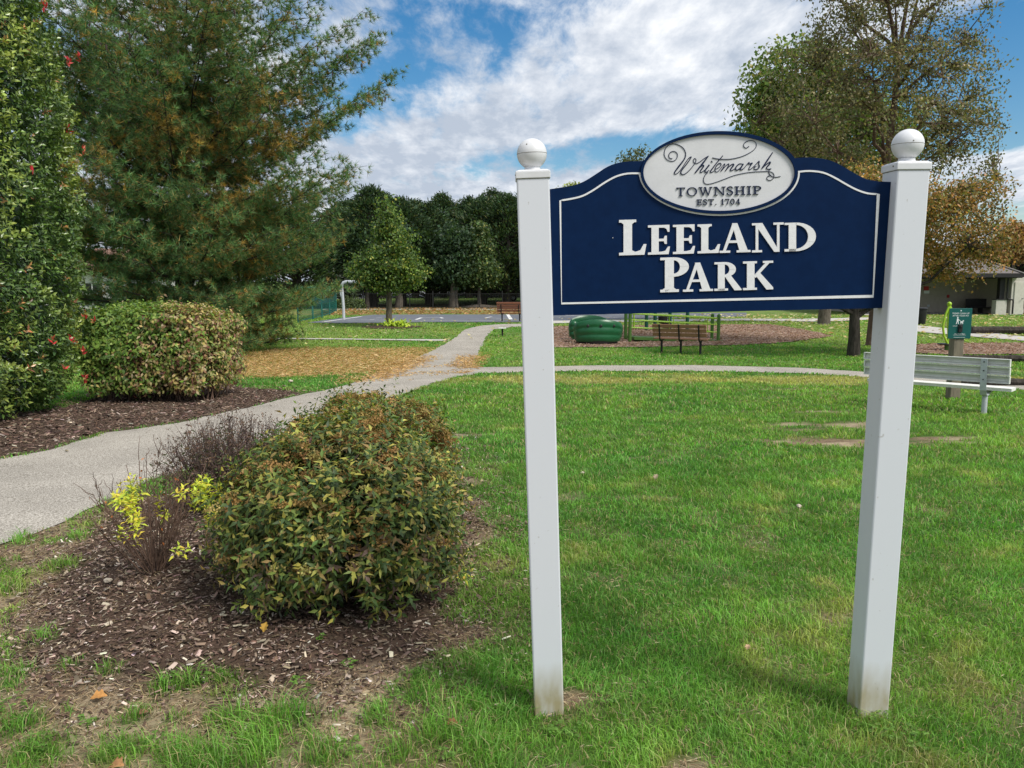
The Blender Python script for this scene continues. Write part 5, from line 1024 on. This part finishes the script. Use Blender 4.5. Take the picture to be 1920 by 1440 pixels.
mb=MB(); mb.box(((xe0+xe1)/2,(yf+52.1)/2,ze-.24),(xe1-xe0-.1,52.1-yf-.1,.04)); mb.build('soffit',m_trim,rf)
dcx=X_(1906,48.5); mb=MB(); mb.box((dcx,48.57,zg+1.03),(.62,.05,2.02)); dr=mb.build('door',mat('door_paint',(.60,.57,.50),(.54,.51,.45),scale=6,rough=.6),bl,bevel=.01); mb=MB(); mb.tube([(dcx+.2,48.53,zg+1.0),(dcx+.2,48.46,zg+1.0),(dcx+.1,48.46,zg+1.0)],.02,6); mb.build('handle',m_trim,dr)
for k,(px,py,w_,h_,m_) in enumerate([(1737,541,.34,.30,m_redp),(1737.5,547.5,.36,.2,m_wt),(1778,555.5,.16,.2,m_redp),(1741,573,.18,.14,m_galv)]):
    p=at(px,py,52.15); mb=MB(); mb.box((p.x,52.17-.005*k,p.z),(w_,.03,h_)); mb.build('notice' if k<3 else 'wall_outlet',m_,wall)
mb=MB(); p=at(1820.5,517,48.2); mb.lathe([(.09,-.12),(.10,.0),(.03,.05)],(p.x,49.5,ze-.32),12); mb.build('porch_light',m_wt,bl,True)
mb=MB(); xa_,xb_=X_(1812,50.6),X_(1860,50.6); cxx=(xa_+xb_)/2
pt=thing('porch_bench','long black seat under the porch roof of the park building','bench',(cxx,50.7,zg)); mb.box((cxx,50.95,zg+.68),(xb_-xa_,.06,.62)); mb.build('backrest',m_trim,pt); mb=MB(); mb.box((cxx,50.62,zg+.42),(xb_-xa_,.55,.06)); mb.build('seat',m_trim,pt)
for s_ in (-1,0,1): mb=MB(); mb.box((cxx+s_*(xb_-xa_-.2)/2,50.7,zg+.2),(.08,.45,.42)); mb.build('leg',m_trim,pt)
mb=MB(); p0=X_(1915,50.5); bk=thing('brick_wall','short pinkish block wall at the right edge beside the building','wall',(p0+1.2,50.5,zg)); mb.box((p0+1.3,50.5,zg+.35),(2.4,.3,1.0)); mb.build('wall',mat('pink_block',(.36,.24,.21),(.30,.20,.17),scale=10,rough=.9),bk); mb=MB(); mb.box((p0+1.3,50.5,zg+.88),(2.46,.36,.06)); mb.build('coping',m_conc,bk)
# ------------------------------------------------------------------ court end: bent pole, fences
g=gp(645,600); t=thing('bent_pole','grey metal pole bent over at the top at the left end of the court','pole',g); Y=g.y
mb=MB(); mb.tube([g+Vector((0,0,-.1)),at(644,575,Y),at(642,550,Y),at(641,540,Y),at(641.3,534,Y),at(643.5,530,Y),at(648,528.3,Y),at(656,528,Y),at(668,528.3,Y)],.075,10); mb.build('pole',m_galv,t,True)
mb=MB(); mb.tube([at(638,541,Y),at(639,552,Y),at(642,560,Y)],.05,8); mb.build('brace',m_galv,t,True)
m_fg=mat('green_fence_paint',(.01,.10,.085),(.012,.12,.10),scale=8,rough=.5); m_scr=mat('teal_windscreen',(.004,.050,.047),(.008,.085,.075),scale=3,rough=.8)
fe=thing('court_fence','tall green court fence with teal windscreen half hidden by the pine','fence',at(600,598,42))
pts=[(560,606,37.5),(588,599.5,41),(605,596,44),(619.5,591,48),(632,584,54)]; F0=[]
for px,py,Y in pts:
    x=X_(px,Y); z=float(hY(Y)); F0.append(Vector((x,Y,z))); mb=MB(); mb.tube([(x,Y,z-.1),(x,Y,z+1.75)],.04,8); mb.build('post',m_fg,fe,True)
for i in range(len(F0)-1):
    a,b_=F0[i],F0[i+1]; mb=MB(); d=Vector((0,0,1)); mb.bar(a+d*1.25,b_+d*1.25,.02,.90,(0,0,1)) if i>0 else None
    if i>0: mb.build('windscreen',m_scr,fe)
    mb=MB(); mb.tube([a+d*1.73,b_+d*1.73],.025,6); mb.tube([a+d*.1,b_+d*.1],.02,6)
    L_=(b_-a).length; n=int(L_/.22)
    for k in range(n):
        p=a.lerp(b_,k/n); q=a.lerp(b_,min(1,(k+3)/n)); mb.tube([p+d*.1,q+d*(.8)],.006,3,False); mb.tube([p+d*.8,q+d*.1],.006,3,False)
    mb.build('wire_mesh',m_fg,fe)
Yf=59.6; zf=float(hY(Yf)); fx0,fx1=X_(640,Yf),X_(985,Yf); fb=thing('picket_fence','black metal picket fence running behind the asphalt court','fence',((fx0+fx1)/2,Yf,zf))
n=8
for i in range(n+1): x=fx0+(fx1-fx0)*i/n; mb=MB(); mb.box((x,Yf,zf+.66),(.075,.075,1.42)); mb.build('post',m_black,fb)
mb=MB(); k=int((fx1-fx0)/.125)
for i in range(k): mb.box((fx0+(i+.5)*(fx1-fx0)/k,Yf,zf+.62),(.016,.016,1.18))
mb.build('pickets',m_black,fb)
for z in (.14,1.15,): mb=MB(); mb.box(((fx0+fx1)/2,Yf,zf+z),(fx1-fx0,.035,.035)); mb.build('rail',m_black,fb)
mb=MB(); Yk=57.6; mb.box(((X_(605,Yk)+X_(990,Yk))/2,Yk,float(hY(Yk))+.02),(X_(990,Yk)-X_(605,Yk),.35,.09)); o=mb.build('kerb',m_conc); tag(o,kind='structure')
Yw=82; mb=MB(); x0,x1=X_(812,Yw),X_(900,Yw); zz=float(hY(Yw)); wf=thing('wooden_fence','grey board fence seen through the trunks beyond the black fence','fence',((x0+x1)/2,Yw,zz))
k=34
for i in range(k): mb.box((x0+(i+.5)*(x1-x0)/k,Yw+.01*(i%2),zz+.6),((x1-x0)/k*.94,.03,1.5+.03*random.random()))
mb.build('boards',mat('grey_boards',(.13,.12,.11),(.09,.085,.08),scale=3,rough=.9),wf); mb=MB(); mb.box(((x0+x1)/2,Yw+.05,zz+1.1),(x1-x0,.05,.09)); mb.build('rail',m_post,wf)
# parked dark car beyond the fence, left of the left post
Ycar=72; zc=float(hY(Ycar)); xc=X_(935,Ycar); m_car=mat('dark_car_paint',(.012,.016,.022),(.014,.018,.025),scale=3,rough=.25,spec=.6); m_glass=mat('car_glass',(.03,.04,.05),(.04,.05,.06),scale=2,rough=.1,spec=.7)
ca=thing('parked_car','dark parked car in the gloom under the conifers by the left post','car',(xc,Ycar,zc))
side=[(-2.1,.35),(-2.15,.8),(-1.9,1.0),(-1.1,1.08),(-.5,1.55),(1.5,1.6),(2.05,1.1),(2.15,.9),(2.1,.35)]
mb=MB(); mb.prism([Vector((xc+x,Ycar-.85,zc+z)) for x,z in side],[Vector((xc+x,Ycar+.85,zc+z)) for x,z in side]); mb.build('body',m_car,ca,bevel=.06)
for poly in ([(-.95,1.1),(-.42,1.48),(.35,1.5),(.35,1.1)],[(.45,1.1),(.45,1.5),(1.4,1.52),(1.8,1.12)]):
    mb=MB(); mb.prism([Vector((xc+x,Ycar-.865,zc+z)) for x,z in poly],[Vector((xc+x,Ycar-.84,zc+z)) for x,z in poly]); mb.build('window',m_glass,ca)
mb=MB(); mb.box((xc+.5,Ycar-.7,zc+1.66),(1.9,.05,.05)); mb.build('roof_rail',m_alu,ca)
for x in (-1.3,1.35):
    mb=MB(); mb.lathe([(.33,-.1),(.35,0),(.33,.1)],(xc+x,Ycar-.8,zc+.33),20,Matrix.Rotation(R(90),3,'X')); w_=mb.build('wheel',m_black,ca,True); mb=MB(); mb.lathe([(.19,0),(.17,.02)],(xc+x,Ycar-.91,zc+.33),14,Matrix.Rotation(R(90),3,'X')); mb.build('rim',m_galv,w_)
# house behind the pine
Yh=44; zh=float(hY(Yh)); hs_=thing('white_house','small white house with brown roof glimpsed below the pine branches','house',(X_(235,Yh),Yh+3,zh))
m_wh=mat('white_siding',(.72,.72,.70),(.62,.62,.60),scale=3,rough=.7); x0,x1=X_(150,Yh),X_(292,Yh)
mb=MB(); mb.box(((x0+x1)/2,Yh+3,zh+1.3),(x1-x0,6,2.8)); mb.build('wall',m_wh,hs_)
mb=MB(); zt=at(200,510,Yh-.5).z; A_=[(x0-.4,Yh-.5,zt),(x1+.4,Yh-.5,zt),(x1+.4,Yh+6.5,zt),(x0-.4,Yh+6.5,zt),(x0-.4,Yh+3,zt+1.5),(x1+.4,Yh+3,zt+1.5)]; mb.add(A_,[(0,1,5,4),(1,2,5),(2,3,4,5),(3,0,4),(3,2,1,0)]); mb.build('roof',mat('brown_roof',(.20,.11,.08),(.28,.17,.13),scale=10,rough=.9),hs_)
for px in (180,262): mb=MB(); x=X_(px,Yh); mb.box((x,Yh-.02,zh+1.35),(.95,.08,1.2)); w_=mb.build('window',m_trim,hs_); mb=MB(); mb.box((x,Yh-.065,zh+1.35),(.05,.02,1.2)); mb.box((x,Yh-.068,zh+1.35),(.95,.02,.05)); mb.build('frame',m_wh,w_)
# ------------------------------------------------------------------ turf: blades of grass, thicker and wider with distance so that the lawn stays closed
LIFT=1.0
def inview(x,y,m=.06): return (np.abs(x)<(.70+m)*y+.35)
def scatter(y0,y1,dens):
    A=(.76*(y0+y1)+.7)*(y1-y0); n=int(A*dens); y=np.sqrt(RNG.uniform(y0*y0,y1*y1,n)); x=RNG.uniform(-1,1,n)*(.76*y+.35); return x,y
SH=[path_main,bed_left,play_area,play_right,court,path_far,path_left,path_right]
def clear(x,y,mg=0.0):
    k=np.ones(len(x),bool)
    for P in SH:
        P_=np.array(P); 
        if y.max()<P_[:,1].min()-.3 or y.min()>P_[:,1].max()+.3: continue
        d=sdist(x,y,P)+(fbm(x,y,3,61)-.5)*.16; k&=d>mg
    return k
def grassband(y0,y1,dens,hgt,wid,power=1.0):
    x,y=scatter(y0,y1,dens); c=cover(x,y) if y0<14 else np.ones(len(x)); clump=fbm(x,y,9,71,2)
    k=(RNG.random(len(x))<np.clip(c**1.5*(.50+1.0*clump),0,1))&clear(x,y,-.035 if y1<12 else 0); x,y,c,clump=x[k],y[k],c[k],clump[k]; n=len(x)
    P=np.stack([x,y,gz(x,y)-.004],1); lc=lawncol(x,y)*2.05
    a=fbm(x,y,1.7,81)*9+RNG.normal(0,1.9,n); D=np.stack([np.cos(a),np.sin(a),np.zeros(n)],1)
    L_=hgt*RNG.uniform(.45,1.25,n)*(.62+.75*fbm(x,y,2.3,91,3)); 
    for ta,tb,tr__ in tuftG: 
        w=np.exp(-((x-ta)**2+(y-tb)**2)/(tr__*tr__)*1.4); L_*=1+.75*w; lc=lc*(1-w[:,None]*.35)+np.array([.085,.26,.035])*w[:,None]*.35
    col=lc*RNG.normal(1,.22,(n,1)).clip(.4,1.7)*(1+RNG.normal(0,.06,(n,3)))
    col=col*(.62+.76*fbm(x,y,4.5,121,3)*(.75+.5*fbm(x,y,1.1,125,2)))[:,None]
    dry=RNG.random(n)<(.09+.16*(1-c)+.10*sstep(.6,.75,fbm(x,y,3.3,95))); col[dry]=np.array([.50,.42,.22])*RNG.uniform(.6,1.2,(int(dry.sum()),1))
    # pine litter dulls the turf under the pine
    if y1>14:
        lt_=sstep(.9,-.3,sdist(x,y,litter)+(fbm(x,y,1.3,301)-.5)*1.6); kk=RNG.random(n)<lt_*.62; col[kk]=np.array([.62,.42,.16])*RNG.uniform(.7,1.2,(int(kk.sum()),1)); L_=L_*(1-.5*lt_)
    W_=wid*RNG.uniform(.7,1.3,n)
    return blades(P,D*RNG.uniform(.3,1.75,(n,1)),L_,W_,np.clip(col,.004,.85),.62,1.15)
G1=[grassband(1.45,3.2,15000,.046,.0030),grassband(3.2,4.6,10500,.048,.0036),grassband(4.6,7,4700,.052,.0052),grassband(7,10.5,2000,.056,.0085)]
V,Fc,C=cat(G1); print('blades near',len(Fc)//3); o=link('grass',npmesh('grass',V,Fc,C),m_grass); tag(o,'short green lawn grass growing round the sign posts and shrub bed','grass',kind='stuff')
G2=[grassband(10.5,16,760,.060,.015),grassband(16,26,270,.065,.026),grassband(26,47,75,.07,.05)]
V,Fc,C=cat(G2); print('blades far',len(Fc)//3); o=link('grass',npmesh('grass',V,Fc,C),m_grass); tag(o,'lawn grass farther off between the paths and the playground','grass',kind='stuff')
# dry thatch, dead straw lying in the thin turf
n0=150000; x,y=scatter(1.9,5.6,1.0); 
y=np.sqrt(RNG.uniform(1.5**2,5.6**2,n0)); x=RNG.uniform(-1,1,n0)*(.76*y+.35); c=cover(x,y); db=sdist(x,y,bed_front); k=(RNG.random(n0)<(1-c)*.95+.10)&clear(x,y)&((db>-.10)|(RNG.random(n0)<.06)); x,y=x[k],y[k]; n=len(x)
a=RNG.uniform(0,6.28,n); D=np.stack([np.cos(a),np.sin(a),RNG.normal(.05,.16,n)],1); P=np.stack([x,y,gz(x,y)+RNG.uniform(.002,.012,n)],1)
V,Fc,C=leaves(P,D,np.array([[0,0,1.]])+rvec(n)*.5,RNG.uniform(.02,.06,n),.0032,palette(n,[((.46,.36,.22),3),((.33,.24,.14),3),((.56,.47,.32),1),((.22,.14,.09),2)],.2),.1,.1,simple=True)
o=link('straw_thatch',npmesh('straw_thatch',V,Fc,C),m_dryl); tag(o,'dry straw lying in the worn turf near the bed','dry grass',kind='stuff')
# shredded bark
def chips(y0,y1,n0,poly,sz,name,lab,pal,edge=.0,extra=0):
    P_=np.array(poly); x=RNG.uniform(P_[:,0].min()-.3,P_[:,0].max()+.3,n0); y=RNG.uniform(P_[:,1].min()-.3,P_[:,1].max()+.3,n0); d=sdist(x,y,poly)+(fbm(x,y,4,33)-.5)*.5
    k=((d<.05)|((d<.42)&(RNG.random(n0)<.30)))&(np.abs(x)<.80*y+.4); 
    if poly is bed_front: k&=sdist(x,y,path_main)>.02
    else: k&=(sdist(x,y,path_main)>.0)|(RNG.random(n0)<.02)
    x,y=x[k],y[k]; n=len(x); a=RNG.uniform(0,6.28,n); el=RNG.normal(0,.28,n); D=np.stack([np.cos(a),np.sin(a),el],1); L_=sz*RNG.gamma(2.0,.5,n).clip(.25,3.2); W_=L_*RNG.uniform(.14,.55,n)
    z=(gz(x,y) if poly is bed_front else hY(y)+.01)+RNG.uniform(.001,.016,n); P=np.stack([x,y,z],1); D=nrm(D); S_=nrm(np.cross(D,np.array([0,0,1.])+rvec(n)*.45)); U=np.cross(S_,D)
    h_=(W_*.22)[:,None]; Lx=(L_/2)[:,None]; Wx=(W_/2)[:,None]
    V=np.stack([P-D*Lx-S_*Wx*.5,P+D*Lx-S_*Wx*.8,P+D*Lx*.85+S_*Wx,P-D*Lx*.9+S_*Wx,P-D*Lx*.9+U*h_,P+D*Lx*.8+U*h_],1).reshape(-1,3); b=(np.arange(n)*6)[:,None]
    T=np.array([0,1,5, 0,5,4, 2,3,4, 2,4,5, 1,2,5, 3,0,4]); Fc=(b+T).reshape(-1,3); C=np.repeat(palette(n,pal,.28),6,0)
    o=link(name,npmesh(name,V,Fc,C),m_chip); tag(o,lab,'mulch',kind='stuff')
palc=[((.075,.050,.037),5),((.13,.09,.065),4),((.23,.17,.13),3),((.40,.32,.25),1.6),((.58,.50,.42),.4)]
chips(2,5,210000,bed_front,.014,'bark_mulch','dark shredded bark mulch around the leafy shrubs',palc)
chips(6,12,60000,bed_left,.030,'bark_mulch','dark bark mulch under the two hedges beside the path',[((.085,.055,.042),5),((.14,.095,.07),4),((.24,.175,.135),2),((.40,.33,.27),.5)])
# playground wood chips, pine needles, leaf fall
def flecks(name,lab,cat_,poly,n0,L_,pal,lift,prob=None,asp=.5,m=m_dryl,tilt=.25):
    P_=np.array(poly); x=RNG.uniform(P_[:,0].min(),P_[:,0].max(),n0); y=RNG.uniform(P_[:,1].min(),P_[:,1].max(),n0); k=inpoly(x,y,poly)
    if prob is not None: k&=RNG.random(n0)<prob(x,y)
    k&=np.abs(x)<.78*y+1; x,y=x[k],y[k]; n=len(x); a=RNG.uniform(0,6.28,n); D=np.stack([np.cos(a),np.sin(a),RNG.normal(0,tilt,n)],1); P=np.stack([x,y,hY(y)+lift],1)
    V,Fc,C=leaves(P,D,np.array([[0,0,1.]])+rvec(n)*.5,L_*RNG.uniform(.5,1.4,n),L_*asp*RNG.uniform(.6,1.3,n),palette(n,pal,.2),.1,.15,simple=True); o=link(name,npmesh(name,V,Fc,C),m); tag(o,lab,cat_,kind='stuff')
flecks('wood_chips','pinkish-brown wood chips covering the playground','wood chips',play_area,26000,.10,[((.36,.24,.18),3),((.46,.34,.27),2),((.22,.14,.10),2)],.045)
flecks('wood_chips','wood chips beneath the lime green spinner','wood chips',play_right,8000,.10,[((.34,.21,.16),3),((.46,.34,.27),2),((.22,.14,.10),2)],.045)
pn=GP([(400,706),(440,662),(620,648),(800,650),(868,656),(900,648),(925,655),(900,692),(880,700),(800,706),(740,722),(660,740),(600,738),(560,715)])
def pnp(x,y): 
    d=sdist(x,y,litter); edge=np.abs(sdist(x,y,path_main)); onp=sdist(x,y,path_main)<.05
    near=sstep(.75,.05,edge)*sstep(14.3,15.3,y)*sstep(23,20,y); return np.where(onp,near*.9+.25*sstep(.45,.65,fbm(x,y,1.2,44))*sstep(15.3,16,y)*sstep(19,17.5,y),np.clip(sstep(1.2,-.8,d+(fbm(x,y,1.3,301)-.5)*2.2)*.45+near*.6,0,1))
flecks('pine_needles','orange fallen pine needles on the grass and path beside the big pine','pine needles',pn,70000,.13,[((.60,.40,.18),3),((.48,.31,.13),2),((.66,.50,.27),1)],.030,pnp,.16)
lv=GP([(850,650),(960,608),(1400,606),(1500,612),(1600,640),(1660,640),(2100,640),(2100,590),(1200,590),(560,606),(560,650)])
flecks('fallen_leaves','pale yellow fallen leaves scattered over the far lawn under the trees','fallen leaves',lv,4200,.19,[((.62,.58,.32),3),((.50,.44,.20),2),((.55,.38,.18),1)],.06,lambda x,y:np.clip(.10+.9*sstep(6,13,x)*sstep(24,30,y)+.45*sstep(.6,.7,fbm(x,y,.6,66)),0,1),.75,tilt=.1)
flecks('fallen_leaves','brown and orange fallen leaves on the bank behind the court','fallen leaves',GP([(600,592),(620,578.5),(990,578.5),(990,590),(700,590)]),3000,.20,[((.38,.21,.09),3),((.44,.32,.14),2),((.26,.15,.07),1)],.06,None,.8)
# single leaves and stones lying about
def oneleaf(px,py,size,col,lab,tilt=.3,ang=0.):
    p=gp(px,py); n=1; D=np.array([[math.cos(ang),math.sin(ang),tilt]]); nn=14; V=[];t=np.linspace(0,1,nn)
    mb=MB(); up=Vector((0,-.25,1)).normalized(); d=Vector((math.cos(ang),math.sin(ang),tilt)).normalized(); s_=d.cross(up).normalized(); u=s_.cross(d)
    for i in range(nn-1):
        for sg in (-1,1):
            f=lambda q:(math.sin(PI*min(1,q*1.02))**.8*(1+.28*math.cos(q*19)))*.36*size
            w0,w1=f(t[i]),f(t[i+1]); a=p+Vector((0,0,.014))+d*size*t[i]+u*(.10*size*math.sin(t[i]*PI)); b_=p+Vector((0,0,.014))+d*size*t[i+1]+u*(.10*size*math.sin(t[i+1]*PI))
            A0=a; B0=b_; A1=a+s_*sg*w0+u*w0*.45; B1=b_+s_*sg*w1+u*w1*.45; mb.add([A0,B0,B1,A1],[(0,1,2,3)])
    o=mb.build('fallen_leaf',mat('dead_leaf',col,tuple(c*.6 for c in col),scale=70,rough=.8),None); tag(o,lab,'fallen leaf','single dead leaves lying near the sign')
oneleaf(168,1300,.062,(.55,.27,.08),'orange-brown dead leaf at the lower left edge of the mulch',.1,.2)
oneleaf(205,1425,.060,(.42,.22,.09),'brown curled leaf at the very bottom left',.2,-.3)
oneleaf(495,1205,.045,(.55,.33,.06),'yellow leaf standing upright in the mulch below the leafy shrub',1.6,1.2)
oneleaf(258,1332,.035,(.24,.12,.07),'small dark brown leaf in the worn grass',.1,.5)
oneleaf(836,1352,.045,(.26,.11,.05),'reddish-brown leaf beside a dark grass tuft left of the left post',.1,.1)
oneleaf(1228,897,.055,(.42,.33,.22),'pale tan leaf standing in the lawn between the posts',1.2,.8)
oneleaf(1400,1206,.03,(.50,.33,.20),'small tan leaf low in the lawn between the posts',.6,.8)
m_stone=mat('pale_stone',(.55,.48,.38),(.42,.36,.28),scale=40,rough=.9,bump=.5,bscale=80,bdist=.003)
for px,py,r_,lab in [(203,1103,.016,'larger pale stone in the mulch below the twiggy shrub'),(227,1113,.013,'smaller pale stone in the mulch below the twiggy shrub'),(1498,948,.018,'whitish stone lying in the lawn between the posts'),(1092,888,.014,'small whitish stone in the lawn right of the left post'),(545,718,.04,'pale stone at the tip of the mulch beside the path')]:
    p=gp(px,py); bm=bmesh.new(); bmesh.ops.create_icosphere(bm,subdivisions=2,radius=r_)
    for v in bm.verts: v.co*=1+random.uniform(-.14,.14); v.co.x*=1.35; v.co.z*=.8
    bmesh.ops.rotate(bm,verts=bm.verts,matrix=Matrix.Rotation(random.uniform(0,3),3,'Z')); me=bpy.data.meshes.new('stone'); bm.to_mesh(me); bm.free(); o=link('stone',me,m_stone); o.location=p+Vector((0,0,r_*.55+(.02 if px>900 else .012))); tag(o,lab,'stone','pale stones lying about')
# clover and broad-leaved weeds
wx=[(560,1280,.05),(655,1245,.03),(600,1210,.02),(370,1268,.06),(320,1275,.05),(780,1250,.03),(860,1275,.05),(655,1390,.05),(840,1410,.04),(1060,1360,.06),(1140,1300,.05),(1650,1345,.10),(1700,1370,.08),(1010,1260,.04),(20,1310,.06),(70,1385,.06),(160,1340,.04),(300,1380,.05),(740,1300,.04),(1350,1320,.07)]
pp=[]
for px,py,r_ in wx:
    q=gp(px,py); n=int(17*r_/.05); a=RNG.uniform(0,6.28,n); rr_=np.sqrt(RNG.random(n))*r_; x=q.x+np.cos(a)*rr_; y=q.y+np.sin(a)*rr_; pp.append(np.stack([x,y,gz(x,y)+RNG.uniform(.01,.035,n)],1))
P=np.concatenate(pp); P3=np.repeat(P,3,0); n=len(P3); a=np.tile(np.array([0,2.09,4.19]),len(P))+np.repeat(RNG.uniform(0,6,len(P)),3); D=np.stack([np.cos(a),np.sin(a),np.full(n,.15)],1)
V,Fc,C=leaves(P3,D,np.array([[0,0,1.]])+rvec(n)*.35,.0125,.011,palette(n,[((.13,.25,.045),2),((.18,.32,.07),1)],.2),.1,.2); o=link('clover',npmesh('clover',V,Fc,C),m_grass); tag(o,'clover and small weeds in the turf near the posts','clover',kind='stuff')
